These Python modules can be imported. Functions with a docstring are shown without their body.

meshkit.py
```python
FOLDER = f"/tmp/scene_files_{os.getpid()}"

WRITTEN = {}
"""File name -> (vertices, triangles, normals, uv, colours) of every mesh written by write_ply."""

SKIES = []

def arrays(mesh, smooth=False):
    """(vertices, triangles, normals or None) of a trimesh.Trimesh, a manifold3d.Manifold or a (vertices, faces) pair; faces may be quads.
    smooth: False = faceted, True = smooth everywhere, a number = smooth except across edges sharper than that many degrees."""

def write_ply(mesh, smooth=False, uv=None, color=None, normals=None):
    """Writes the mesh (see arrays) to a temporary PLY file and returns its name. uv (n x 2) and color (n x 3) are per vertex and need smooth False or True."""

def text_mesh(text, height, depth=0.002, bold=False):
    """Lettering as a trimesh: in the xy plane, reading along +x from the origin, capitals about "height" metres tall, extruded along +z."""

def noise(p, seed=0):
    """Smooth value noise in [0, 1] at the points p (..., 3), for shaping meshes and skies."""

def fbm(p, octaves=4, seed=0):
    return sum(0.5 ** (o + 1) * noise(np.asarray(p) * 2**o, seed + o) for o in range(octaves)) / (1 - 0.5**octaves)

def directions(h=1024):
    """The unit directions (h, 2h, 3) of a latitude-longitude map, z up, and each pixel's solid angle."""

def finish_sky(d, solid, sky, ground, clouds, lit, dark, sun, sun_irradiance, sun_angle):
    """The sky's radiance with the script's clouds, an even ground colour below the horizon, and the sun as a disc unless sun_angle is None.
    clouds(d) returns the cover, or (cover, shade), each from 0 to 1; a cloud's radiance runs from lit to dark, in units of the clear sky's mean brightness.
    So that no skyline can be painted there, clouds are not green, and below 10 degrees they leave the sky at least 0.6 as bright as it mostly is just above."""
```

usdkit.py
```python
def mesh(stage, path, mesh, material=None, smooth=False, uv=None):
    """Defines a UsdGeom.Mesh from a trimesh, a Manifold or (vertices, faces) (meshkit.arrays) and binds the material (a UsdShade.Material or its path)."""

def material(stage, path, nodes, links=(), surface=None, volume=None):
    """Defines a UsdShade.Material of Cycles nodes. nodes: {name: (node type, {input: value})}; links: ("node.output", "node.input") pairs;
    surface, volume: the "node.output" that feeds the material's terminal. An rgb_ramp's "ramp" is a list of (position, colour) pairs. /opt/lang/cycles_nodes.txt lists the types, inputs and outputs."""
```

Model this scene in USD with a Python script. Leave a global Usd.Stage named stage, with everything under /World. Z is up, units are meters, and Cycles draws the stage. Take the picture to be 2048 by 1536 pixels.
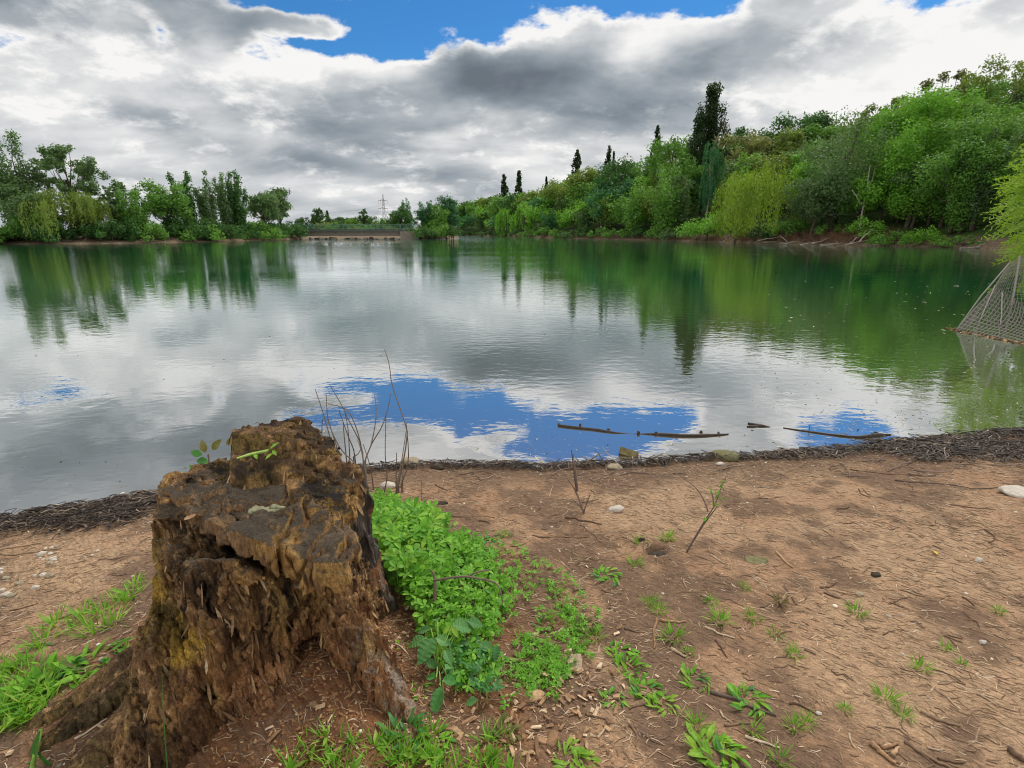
import math, random
import numpy as np
import trimesh, manifold3d
import usdkit, meshkit
from pxr import Gf, Sdf, Usd, UsdGeom, UsdLux, UsdShade, Vt

stage = Usd.Stage.CreateInMemory()
UsdGeom.SetStageUpAxis(stage, 'Z')
UsdGeom.SetStageMetersPerUnit(stage, 1.0)
UsdGeom.Xform.Define(stage, '/World')
UsdGeom.Scope.Define(stage, '/World/Looks')

# ------------------------------------------------------------------ camera
EYE = np.array([0.0, 0.0, 1.6])
PITCH = math.radians(16.2)
FPX = 1050.0                       # focal length in pixels of the 2048 wide photograph
EXPOSURE = 0.62
cam = UsdGeom.Camera.Define(stage, '/World/camera')
cam.CreateHorizontalApertureAttr(36.0)
cam.CreateVerticalApertureAttr(27.0)
cam.CreateFocalLengthAttr(36.0 * FPX / 2048)
cam.CreateClippingRangeAttr(Gf.Vec2f(0.05, 5000))
cam.CreateExposureAttr(EXPOSURE)
cx = UsdGeom.Xformable(cam)
cx.AddTranslateOp().Set(Gf.Vec3d(*EYE))
cx.AddRotateXOp().Set(90.0 - math.degrees(PITCH))

def ray(px, py):
    """unit direction of a photograph pixel"""
    a, b = (px - 1024) / FPX, (768 - py) / FPX
    d = np.array([a, math.cos(PITCH) + b * math.sin(PITCH), -math.sin(PITCH) + b * math.cos(PITCH)])
    return d / np.linalg.norm(d)

def on_z(px, py, z=0.0):
    d = ray(px, py)
    return EYE + d * (z - EYE[2]) / d[2]

def at_y(px, py, y):
    d = ray(px, py)
    return EYE + d * (y - EYE[1]) / d[1]

def azel(px, py):
    d = ray(px, py)
    return math.degrees(math.atan2(d[0], d[1])), math.degrees(math.asin(d[2]))

# ------------------------------------------------------------------ node graphs
class Graph:
    """collects Cycles nodes; an input given as 'node.output' becomes a link"""
    def __init__(self):
        self.nodes, self.links = {}, []
    def add(self, kind, out=None, **inputs):
        name = 'n%d' % len(self.nodes)
        plain = {}
        for k, v in inputs.items():
            if isinstance(v, str) and '.' in v:
                self.links.append((v, name + '.' + k))
            else:
                plain[k] = v
        self.nodes[name] = (kind, plain)
        return name + '.' + out if out else name
    def math(self, op, a, b=0.0, c=0.0, clamp=False):
        return self.add('math', 'value', math_type=op, value1=a, value2=b, value3=c, use_clamp=clamp)
    def vmath(self, op, a, b=(0, 0, 0), out='vector', **kw):
        return self.add('vector_math', out, math_type=op, vector1=a, vector2=b, **kw) 
    def range(self, v, f0, f1, t0, t1, kind='smoothstep'):
        return self.add('map_range', 'result', range_type=kind, value=v, from_min=f0, from_max=f1, to_min=t0, to_max=t1, clamp=True)
    def noise(self, vec, scale, detail=4, rough=0.5, dist=0.0, out='fac'):
        return self.add('noise_texture', out, vector=vec, scale=scale, detail=detail, roughness=rough, distortion=dist)
    def ramp(self, fac, stops):
        return self.add('rgb_ramp', 'color', fac=fac, ramp=stops)
    def mix(self, fac, a, b, kind='mix'):
        return self.add('mix', 'color', mix_type=kind, fac=fac, color1=a, color2=b)
    def build(self, name, surface=None, volume=None):
        return usdkit.material(stage, '/World/Looks/' + name, self.nodes, self.links, surface=surface, volume=volume)
# ------------------------------------------------------------------ sun and sky
SUN_EL, SUN_AZ = math.radians(54), math.radians(38)       # azimuth from +y towards +x
SKY_STRENGTH = 0.08
sun = UsdLux.DistantLight.Define(stage, '/World/sun')
sun.CreateIntensityAttr(0.4)
sun.CreateAngleAttr(14.0)
sun.CreateNormalizeAttr(True)
sun.CreateColorAttr(Gf.Vec3f(1.0, 0.95, 0.87))
sx = UsdGeom.Xformable(sun)
sx.AddRotateZOp().Set(-math.degrees(SUN_AZ))
sx.AddRotateXOp().Set(-(90 - math.degrees(SUN_EL)) + 0.0)
# a distant light shines along -z: tilted about x by -(90-el) it comes from +y; see the check below
_m = np.array(sx.ComputeLocalToWorldTransform(0)).T[:3, :3] @ np.array([0, 0, 1.0])

def sky_material():
    g = Graph()
    d = g.add('texture_coordinate', 'generated')
    sep = g.add('separate_xyz', vector=d)
    x, y, z = sep + '.x', sep + '.y', sep + '.z'
    az = g.math('multiply', g.math('arctan2', x, y), 57.29578)
    el = g.math('multiply', g.math('arcsine', z), 57.29578)
    # cloud layer seen in perspective: flattened towards the horizon
    zz = g.math('add', g.math('maximum', z, 0.0), 0.30)
    q = g.add('combine_xyz', 'vector', x=g.math('divide', x, zz), y=g.math('divide', y, zz), z=0.0)
    ae = g.add('combine_xyz', 'vector', x=az, y=el, z=0.0)
    # warp of the placed shapes, so that no edge is an ellipse
    wn = g.noise(q, 1.3, 5, 0.55, out='color')
    wv = g.add('vector_math', 'vector', math_type='subtract', vector1=wn, vector2=(0.5, 0.5, 0.5))
    wv = g.add('vector_math', 'vector', math_type='multiply', vector1=wv, vector2=(16.0, 8.0, 0.0))
    aw = g.add('vector_math', 'vector', math_type='add', vector1=ae, vector2=wv)

    def blobs(spec, vec):
        total = None
        for px, py, rx, ry, rot, w in spec:
            a, e = azel(px, py)
            m = g.add('mapping', 'vector', mapping_type='texture', vector=vec, location=(a, e, 0), rotation=(0, 0, math.radians(-rot)), scale=(rx * 0.05, ry * 0.05, 1))
            l = g.add('vector_math', 'value', math_type='length', vector1=m)
            v = g.range(l, 0.0, 1.0, w, 0.0)
            total = v if total is None else g.math('add', total, v)
        return total
    # openings of blue, where the photograph has them (pixels, radii in pixels, tilt, weight)
    holes = blobs(HOLES, aw)
    n1 = g.noise(q, 5.5, 10, 0.62)
    n1b = g.noise(q, 0.9, 3, 0.5)
    keep = g.range(el, 18.0, 50.0, 0.0, 0.26)              # more openings overhead and behind
    v = g.math('subtract', 0.95, holes)
    v = g.math('subtract', v, keep)
    v = g.math('add', v, g.math('multiply', g.math('subtract', n1, 0.5), 1.8))
    v = g.math('add', v, g.math('multiply', g.math('subtract', n1b, 0.5), 0.5))
    cover = g.range(v, 0.36, 0.60, 0.0, 1.0)
    rim = g.range(v, 0.50, 0.95, 1.0, 0.0)
    # cloud shade
    qs = g.add('vector_math', 'vector', math_type='multiply', vector1=q, vector2=(0.75, 1.25, 1.0))
    n2 = g.noise(qs, 2.5, 6, 0.5, 0.3)
    n3 = g.noise(q, 7.0, 5, 0.6, 0.3)
    s = g.math('add', 0.69, g.math('multiply', g.math('subtract', n2, 0.5), g.range(el, 2.0, 9.0, 0.75, 1.35)))
    s = g.math('add', s, g.math('multiply', g.math('subtract', n3, 0.5), g.range(el, 2.0, 14.0, 0.12, 0.36)))
    s = g.math('add', s, g.math('multiply', rim, 0.36))
    s = g.math('add', s, blobs(SHADE, aw))
    s = g.math('add', s, g.range(el, 20, 60, 0.0, 0.35))
    col = g.ramp(s, [(0.0, (0.155, 0.185, 0.220)), (0.3, (0.262, 0.308, 0.352)), (0.55, (0.44, 0.478, 0.512)), (0.78, (0.72, 0.735, 0.745)), (1.0, (0.98, 0.97, 0.955))])
    k = CLOUD_GAIN / SKY_STRENGTH
    col = g.add('vector_math', 'vector', math_type='multiply', vector1=col, vector2=(k, k, k))
    sky = g.add('sky_texture', 'color', sky_type='single_scattering', sun_disc=False, sun_elevation=SUN_EL, sun_rotation=SUN_AZ, altitude=100.0, air_density=1.0, aerosol_density=0.05, ozone_density=2.0)
    sky = g.add('vector_math', 'vector', math_type='multiply', vector1=sky, vector2=SKY_TINT)
    both = g.mix(cover, sky, col)
    bg = g.add('background_shader', 'background', color=both, strength=SKY_STRENGTH)
    return g.build('sky_with_clouds', surface=bg)

SKY_TINT = (0.24, 0.60, 0.88)
CLOUD_GAIN = 0.62
HOLES = [(1006, -52, 110, 46, 0, -0.6), (1545, -45, 90, 60, 20, -0.6), (720, -75, 190, 60, 0, -0.5), (-50, 65, 130, 26, 0, 0.6), (640, 98, 250, 42, 4, 0.72), (770, 58, 310, 88, 6, 0.82), (1050, -20, 530, 98, 0, 0.9), (1420, -25, 260, 75, 0, 0.6), (530, 0, 90, 40, 0, 0.6),
         (575, 52, 170, 32, -8, -0.65), (310, 36, 60, 24, 20, 0.50), (1500, 205, 120, 40, 0, 0.30), (1800, 15, 160, 30, 0, 0.36),
         (650, -120, 420, 70, 0, -0.5), (1480, -75, 90, 60, 30, -0.45), (1900, -75, 300, 70, 0, 0.75), (1150, -110, 330, 60, 0, 0.45),
         (1200, -260, 900, 90, 0, -0.35), (60, -30, 120, 40, 0, 0.2), (1250, 130, 500, 70, -8, -0.25)]
SHADE = [(250, 60, 330, 80, 0, 0.22), (300, 165, 420, 60, 0, 0.2), (80, 215, 260, 60, 0, 0.15), (620, 130, 300, 45, 0, 0.3),
         (950, 75, 220, 50, 0, 0.3), (1330, 55, 160, 60, 0, 0.35), (1250, 90, 90, 60, 0, 0.2), (1880, 190, 480, 200, 0, 0.36),
         (1620, 330, 300, 90, 0, 0.28), (1050, 300, 130, 36, 0, 0.22), (780, 375, 160, 40, 0, 0.1), (1330, 275, 240, 45, 0, 0.15),
         (680, 225, 330, 62, 8, -0.34), (950, 180, 210, 85, 0, -0.34), (1150, 170, 280, 95, 0, -0.4), (1380, 150, 280, 75, -10, -0.38),
         (350, 240, 190, 42, 6, -0.25), (600, 310, 300, 42, 4, -0.18), (900, 335, 150, 42, 0, -0.16), (1250, 235, 240, 50, 0, -0.2),
         (40, 30, 170, 60, 20, -0.25), (480, 60, 70, 40, 0, -0.18), (-40, -95, 520, 110, 0, -0.5), (250, -190, 480, 110, 0, -0.3), (750, -140, 260, 60, 0, 0.15), (300, 420, 700, 60, 0, -0.06)]
dome = UsdLux.DomeLight.Define(stage, '/World/sky')
UsdShade.MaterialBindingAPI.Apply(dome.GetPrim()).Bind(sky_material())
dome.GetPrim().SetCustomDataByKey('kind', 'structure')
# ------------------------------------------------------------------ helpers for prims
_names = {}
PIECE_MATS = set()          # materials that colour every loose piece of a mesh by a random number of its own
def numbered(name, parent='/World'):
    k = (parent, name)
    n = _names.get(k, 0)
    _names[k] = n + 1
    return parent + '/' + (name if n == 0 else '%s_%03d' % (name, n))

def tag(prim, label=None, cat=None, group=None, kind=None):
    prim = prim.GetPrim() if hasattr(prim, 'GetPrim') else prim
    for k, v in (('label', label), ('category', cat), ('group', group), ('kind', kind)):
        if v:
            prim.SetCustomDataByKey(k, v)
    return prim

ORIGIN = {}
def thing(name, loc, label, cat, group=None):
    path = numbered(name)
    x = UsdGeom.Xform.Define(stage, path)
    x.AddTranslateOp().Set(Gf.Vec3d(*map(float, loc)))
    ORIGIN[path] = np.array(loc, float)
    return tag(x, label, cat, group)

def put(name, vf, mat, parent=None, smooth=False, color=None, loc=None, per=None, **tags):
    """one Mesh prim; vertices are in world space and are stored relative to the thing they belong to"""
    v, f = (np.asarray(vf.vertices), np.asarray(vf.faces)) if hasattr(vf, 'vertices') else vf
    v = np.asarray(v, float)
    if parent is None:
        path = numbered(name)
        base = np.zeros(3) if loc is None else np.array(loc, float)
    else:
        parent = parent.GetPrim() if hasattr(parent, 'GetPrim') else parent
        pp = str(parent.GetPath())
        path = numbered(name, pp)
        base = ORIGIN[pp]
        ORIGIN[path] = base
    if str(mat.GetPath()) in PIECE_MATS and smooth is not False:
        smooth = True
    m = usdkit.mesh(stage, path, (v - base, f), mat, smooth=smooth)
    if parent is None:
        ORIGIN[path] = base
        if loc is not None:
            m.AddTranslateOp().Set(Gf.Vec3d(*map(float, base)))
    if mat is not None and str(mat.GetPath()) in PIECE_MATS:
        if per is None:
            from scipy.sparse import coo_matrix
            from scipy.sparse.csgraph import connected_components
            f_ = np.asarray(f)
            g_ = coo_matrix((np.ones(2 * len(f_), np.int8), (np.r_[f_[:, 0], f_[:, 1]], np.r_[f_[:, 1], f_[:, 2]])), (len(v), len(v)))
            k = connected_components(g_, False)[1]
        else:
            k = np.arange(len(v)) // per
        r = np.random.default_rng(len(_names) * 7 + sum(_names.values())).random(int(k.max()) + 1).astype(np.float32)
        UsdGeom.PrimvarsAPI(m).CreatePrimvar('piece', Sdf.ValueTypeNames.FloatArray, 'vertex').Set(Vt.FloatArray.FromNumpy(r[k]))
    if color is not None:
        UsdGeom.PrimvarsAPI(m).CreatePrimvar('tone', Sdf.ValueTypeNames.Color3fArray, 'vertex').Set(Vt.Vec3fArray.FromNumpy(np.asarray(color, np.float32)))
    tag(m, **tags)
    return m.GetPrim()

def merge(parts):
    vs, fs, n = [], [], 0
    for v, f in parts:
        vs.append(v); fs.append(np.asarray(f) + n); n += len(v)
    return np.vstack(vs), np.vstack(fs)

def tube(pts, rad, sides=5, cap=True):
    """tapered tube along a polyline"""
    p = np.asarray(pts, float)
    r = np.broadcast_to(np.asarray(rad, float), (len(p),))
    t = np.gradient(p, axis=0)
    t /= np.linalg.norm(t, axis=1, keepdims=True) + 1e-12
    up = np.where(np.abs(t[:, 2:3]) < 0.85, [[0, 0, 1.0]], [[1.0, 0, 0]])
    a = np.cross(t, up); a /= np.linalg.norm(a, axis=1, keepdims=True) + 1e-12
    for i in range(1, len(p)):
        if a[i] @ a[i - 1] < 0:
            a[i] = -a[i]
    b = np.cross(t, a)
    ang = np.arange(sides) * 2 * np.pi / sides
    v = p[:, None] + r[:, None, None] * (np.cos(ang)[None, :, None] * a[:, None] + np.sin(ang)[None, :, None] * b[:, None])
    i, j = np.meshgrid(np.arange(len(p) - 1), np.arange(sides), indexing='ij')
    q = np.stack([i * sides + j, i * sides + (j + 1) % sides, (i + 1) * sides + (j + 1) % sides, (i + 1) * sides + j], -1).reshape(-1, 4)
    f = np.vstack([q[:, [0, 1, 2]], q[:, [0, 2, 3]]])
    v = v.reshape(-1, 3)
    if cap:
        n = len(v)
        v = np.vstack([v, p[0], p[-1]])
        k = np.arange(sides)
        f = np.vstack([f, np.stack([np.full(sides, n), (k + 1) % sides, k], 1), np.stack([np.full(sides, n + 1), n - sides + k, n - sides + (k + 1) % sides], 1)])
    return v, f

def box(lo, hi):
    lo, hi = np.asarray(lo, float), np.asarray(hi, float)
    m = trimesh.creation.box(hi - lo)
    m.apply_translation((lo + hi) / 2)
    return np.array(m.vertices), np.array(m.faces)

from scipy.ndimage import map_coordinates
_LAT = np.random.default_rng(12345).random((64, 64, 64)).astype(np.float32)
def vnoise(p, seed=0):
    """smooth value noise in [0, 1], looked up in a periodic lattice"""
    p = np.asarray(p, np.float32)
    i = np.floor(p)
    t = p - i
    t *= t * (3 - 2 * t)
    q = np.mod(i + np.array([seed * 17.0 % 64, seed * 29.0 % 64, seed * 43.0 % 64], np.float32), 64) + t
    return map_coordinates(_LAT, np.moveaxis(q, -1, 0).reshape(3, -1), order=1, mode='grid-wrap', prefilter=False).reshape(p.shape[:-1])
def fbm(p, octaves=4, seed=0):
    p = np.asarray(p, np.float32)
    return sum(0.5 ** (o + 1) * vnoise(p * 2**o, seed + o) for o in range(octaves)) / (1 - 0.5**octaves)

def grid_faces(ny, nx):
    i, j = np.meshgrid(np.arange(ny - 1), np.arange(nx - 1), indexing='ij')
    a = i * nx + j
    q = np.stack([a, a + 1, a + nx + 1, a + nx], -1).reshape(-1, 4)
    return np.vstack([q[:, [0, 1, 2]], q[:, [0, 2, 3]]])

def smooth01(x, a, b):
    t = np.clip((np.asarray(x, float) - a) / (b - a), 0, 1)
    return t * t * (3 - 2 * t)

# ------------------------------------------------------------------ the near shore
_shore = np.array([on_z(*p)[:2] for p in [(-260, 1092), (0, 1047), (150, 1022), (300, 1000), (420, 980), (560, 958), (690, 945), (800, 938), (900, 936), (1000, 936), (1070, 941), (1180, 938),
                                         (1300, 931), (1420, 923), (1600, 912), (1680, 903), (1760, 896), (1850, 886), (1950, 876), (2048, 868), (2250, 850)]])
def shore_y(x):
    x = np.asarray(x, float)
    y = np.interp(x, _shore[:, 0], _shore[:, 1])
    sl0 = (_shore[1, 1] - _shore[0, 1]) / (_shore[1, 0] - _shore[0, 0])
    sl1 = (_shore[-1, 1] - _shore[-2, 1]) / (_shore[-1, 0] - _shore[-2, 0])
    y = np.where(x < _shore[0, 0], _shore[0, 1] + sl0 * (x - _shore[0, 0]), y)
    return np.where(x > _shore[-1, 0], _shore[-1, 1] + sl1 * (x - _shore[-1, 0]) * 0.6, y)

def shore_s(x, y):
    """about the distance inland from the near waterline (negative in the water)"""
    e = 0.25
    g = (shore_y(np.asarray(x) + e) - shore_y(np.asarray(x) - e)) / (2 * e)
    return (shore_y(x) - y) / np.sqrt(1 + g * g)

STUMP = np.array([-0.86, 1.50])
def ground_z(x, y, detail=True):
    x, y = np.asarray(x, float), np.asarray(y, float)
    s = shore_s(x, y)
    z = np.where(s > 0, 0.33 * (1 - np.exp(-np.maximum(s, 0) / 1.8)), np.maximum(0.11 * s, -1.6))
    r = np.hypot(x - STUMP[0], y - STUMP[1])
    z = z + 0.10 * np.exp(-(r / 0.55) ** 2)
    z = z + 0.10 * np.exp(-(((x + 0.57) / 0.15) ** 2 + ((y - 1.30) / 0.15) ** 2))
    p = np.stack([x, y, np.zeros_like(x)], -1)
    z = z + (fbm(p * 0.9, 2, 3) - 0.5) * 0.05 * smooth01(s, 0.0, 0.6)
    if detail:
        z = z + (fbm(p * 5.0, 4, 11) - 0.5) * 0.030 + (fbm(p * 24.0, 3, 17) - 0.5) * 0.009
        wr = wrack(x, y, s)
        z = z + wr * (0.012 + 0.06 * np.maximum(fbm(p * 9.0, 3, 29) - 0.42, 0) + 0.02 * (fbm(p * 40.0, 2, 31) - 0.3))
        for hx, hy, hr, hd in DIMPLES:
            q = (x - hx) ** 2 + (y - hy) ** 2
            z = z - hd * np.exp(-q / hr ** 2) + 0.45 * hd * np.exp(-(np.sqrt(q) - 1.6 * hr) ** 2 / (0.6 * hr) ** 2)
    return z

def wrack(x, y, s=None):
    """how much of the dark tangled wrack lies here"""
    s = shore_s(x, y) if s is None else s
    width = np.interp(x, [-3.5, -1.2, -0.6, 0.5, 1.4, 2.4, 3.4, 6.0], [0.30, 0.22, 0.07, 0.035, 0.03, 0.12, 0.52, 0.9])
    p = np.stack([np.asarray(x, float), np.asarray(y, float), np.zeros_like(np.asarray(x, float))], -1)
    w = width * np.clip(0.30 + 2.0 * (fbm(p * 2.3, 2, 41) - 0.32), 0.12, 1.6)
    return smooth01(s, -0.14, 0.0) * (1 - smooth01(s, w * 0.7, w * 1.35))

DIMPLES = []
def gp(px, py):
    """the point of the ground under a photograph pixel"""
    z = 0.2
    for _ in range(12):
        p = on_z(px, py, z)
        z = float(ground_z(p[0], p[1], False))
    p[2] = float(ground_z(p[0], p[1]))
    return p
for _px, _py, _r, _d in ((1310, 1105, 0.045, 0.05), (1150, 1130, 0.09, 0.02), (955, 1025, 0.05, 0.025), (1560, 1205, 0.09, 0.012), (560, 1540, 0.12, 0.02)):
    _p = gp(_px, _py)
    DIMPLES.append((_p[0], _p[1], _r, _d))

def spaced(lo, a, b, hi, fine, n=16):
    left = a - np.geomspace(fine, a - lo + fine, n)[::-1] + fine if a > lo else np.array([])
    right = b + np.geomspace(fine, hi - b + fine, n) - fine if hi > b else np.array([])
    return np.unique(np.concatenate([left, np.arange(a, b, fine), right]).round(5))
xs, ys = spaced(-90, -3.4, 5.6, 90, 0.019, 26), spaced(-70, 0.55, 4.9, 24, 0.019, 22)
X, Y = np.meshgrid(xs, ys)
Z = ground_z(X, Y)
S = shore_s(X, Y)
W = wrack(X, Y, S)
P = np.stack([X, Y, Z], -1).reshape(-1, 3)
pp = P * [1, 1, 0]
n_a, n_b, n_c = fbm(pp * 1.5, 4, 51), fbm(pp * 7.0, 4, 53), fbm(pp * 40.0, 3, 57)
sand, warm, soil, wet = np.array([0.385, 0.250, 0.148]), np.array([0.335, 0.198, 0.113]), np.array([0.165, 0.102, 0.064]), np.array([0.055, 0.038, 0.028])
c = sand + (warm - sand) * smooth01(n_a, 0.35, 0.65)[:, None]
c = c + (soil - c) * (0.90 * smooth01(n_b * 0.55 + n_a * 0.45 + 0.12 * (n_c - 0.5), 0.48, 0.60))[:, None]
_rs = np.hypot(P[:, 0] - STUMP[0] - 0.25, P[:, 1] - STUMP[1] + 0.05)
dust = np.array([0.20, 0.093, 0.042])
c = c + (dust - c) * (smooth01(_rs + 0.3 * (n_b - 0.5), 0.95, 0.55))[:, None]
_left = smooth01(P[:, 0], -0.2, 1.2) * 0 + smooth01(-P[:, 0], -1.3, 0.1) * smooth01(-P[:, 1], -2.2, -1.2)
c = c + (soil * 0.95 - c) * (0.75 * _left * smooth01(n_b + 0.3 * (n_a - 0.5), 0.36, 0.6))[:, None]
s_ = S.ravel()
c = c + (soil * 0.8 - c) * (0.8 * (1 - smooth01(s_ + 0.35 * (n_a - 0.5), 0.12, 0.55)))[:, None]
c = c + (wet - c) * (0.93 * W.ravel() * smooth01(n_b + 0.2, 0.3, 0.6))[:, None]
c = c + (np.array([0.10, 0.085, 0.05]) - c) * smooth01(-s_, 0.0, 0.25)[:, None]
c *= (0.86 + 0.30 * n_c)[:, None]

def ground_material():
    g = Graph()
    a = g.add('attribute', 'color', attribute='tone')
    pos = g.add('geometry', 'position')
    n = g.noise(pos, 180.0, 4, 0.7)
    n2 = g.noise(pos, 45.0, 4, 0.6)
    # combed streaks of fine fibre, along the wash of the waves
    rot = g.add('mapping', 'vector', mapping_type='point', vector=pos, rotation=(0, 0, 0.75), scale=(1.0, 1.0, 1.0))
    st = g.noise(g.vmath('multiply', rot, (16.0, 90.0, 1.0)), 1.0, 5, 0.65, 0.6)
    rot2 = g.add('mapping', 'vector', mapping_type='point', vector=pos, rotation=(0, 0, 0.25), scale=(1.0, 1.0, 1.0))
    st2 = g.noise(g.vmath('multiply', rot2, (30.0, 150.0, 1.0)), 1.0, 4, 0.65, 0.9)
    ks = g.math('multiply', g.range(st, 0.42, 0.64, 1.08, 0.66, 'linear'), g.range(st2, 0.42, 0.66, 1.06, 0.76, 'linear'))
    k = g.math('multiply', ks, g.range(n, 0.3, 0.72, 0.70, 1.30, 'linear'))
    k2 = g.range(n2, 0.3, 0.7, 0.85, 1.15, 'linear')
    kk = g.math('multiply', k, k2)
    kv = g.add('combine_xyz', 'vector', x=kk, y=kk, z=kk)
    col = g.vmath('multiply', a, kv)
    h = g.math('add', g.math('multiply', n, 0.5), n2)
    bump = g.add('bump', 'normal', height=h, strength=0.8, distance=0.006)
    b = g.add('principled_bsdf', 'BSDF', base_color=col, roughness=0.9, specular_ior_level=0.25, normal=bump)
    return g.build('beach_soil', surface=b)
put('beach', (P, grid_faces(len(ys), len(xs))), ground_material(), smooth=True, color=c, kind='structure')

# from here on heights are read off the finished beach
_exact = ground_z
def ground_z(x, y, detail=True):
    x, y = np.asarray(x, float), np.asarray(y, float)
    q = np.stack([np.interp(y, ys, np.arange(len(ys))), np.interp(x, xs, np.arange(len(xs)))]).reshape(2, -1)
    return map_coordinates(Z, q, order=1, mode='nearest').reshape(x.shape)

# ------------------------------------------------------------------ lake
def water_material():
    g = Graph()
    pos = g.add('geometry', 'position')
    flat = g.vmath('multiply', pos, (1.0, 1.0, 0.0))
    dist = g.add('vector_math', 'value', math_type='length', vector1=flat)
    # ripples: short ones near the shore, longer wind ripples far out, in patches
    ps = g.vmath('multiply', pos, (0.75, 1.25, 0.0))
    near = g.noise(ps, 6.5, 3, 0.5, 0.2)
    mid = g.noise(ps, 1.9, 3, 0.55, 0.3)
    far = g.noise(ps, 0.55, 4, 0.6)
    patch = g.noise(g.vmath('multiply', pos, (0.05, 0.11, 0.0)), 1.0, 3, 0.5)
    amp_near = g.math('multiply', g.range(patch, 0.38, 0.62, 0.45, 1.6), g.range(dist, 4.0, 30.0, 0.0017, 0.0030, 'linear'))
    h = g.math('multiply', near, amp_near)
    h = g.math('add', h, g.math('multiply', mid, g.range(dist, 5.0, 70.0, 0.0014, 0.012, 'linear')))
    h = g.math('add', h, g.math('multiply', far, g.range(dist, 60.0, 190.0, 0.0, 0.30, 'linear')))
    nrm = g.add('bump', 'normal', height=h, strength=1.0, distance=1.0)
    body = g.ramp(g.range(dist, 3.0, 34.0, 0.0, 1.0, 'linear'), [(0.0, (0.070, 0.056, 0.036)), (0.05, (0.040, 0.038, 0.022)), (0.25, (0.028, 0.055, 0.016)), (0.6, (0.008, 0.085, 0.028)), (1.0, (0.006, 0.10, 0.04))])
    dif = g.add('diffuse_bsdf', 'BSDF', color=body)
    glo = g.add('glossy_bsdf', 'BSDF', color=(0.97, 0.98, 1.0), roughness=0.0, normal=nrm)
    fr = g.add('fresnel', 'fac', IOR=1.33)
    fac = g.range(fr, 0.05, 0.75, 0.57, 0.96, 'linear')
    mixed = g.add('mix_closure', 'closure', fac=fac, closure1=dif, closure2=glo)
    return g.build('lake_water', surface=mixed)
_w = np.array([[-260, -20, 0], [320, -20, 0], [320, 420, 0], [-260, 420, 0]], float)
WATER = water_material()
put('lake', (_w, np.array([[0, 1, 2], [0, 2, 3]])), WATER, kind='structure')
# ------------------------------------------------------------------ foliage materials
def leaf_material(name, base, vary=0.30, trans=0.35, scale=0.45, rough=0.55, yellow=0.12):
    g = Graph()
    geo = g.add('geometry')
    rnd = g.add('attribute', 'fac', attribute='piece')
    n = g.noise(geo + '.position', scale, 3, 0.5)
    base = np.array(base, float)
    dark, light = base * (1 - vary), base * (1 + vary) + np.array([yellow, yellow * 0.6, 0]) * base[1]
    c1 = g.ramp(rnd, [(0.0, dark), (0.5, base), (1.0, light)])
    c2 = g.ramp(n, [(0.3, base * 0.80), (0.5, base), (0.72, base * 1.22)])
    col = g.mix(0.45, c1, c2)
    d = g.add('principled_bsdf', 'BSDF', base_color=col, roughness=rough, specular_ior_level=0.3)
    tcol = g.vmath('multiply', col, (1.25, 1.30, 0.7))
    t = g.add('translucent_bsdf', 'BSDF', color=tcol)
    m = g.add('mix_closure', 'closure', fac=trans, closure1=d, closure2=t)
    PIECE_MATS.add('/World/Looks/' + name)
    return g.build(name, surface=m)

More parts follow.
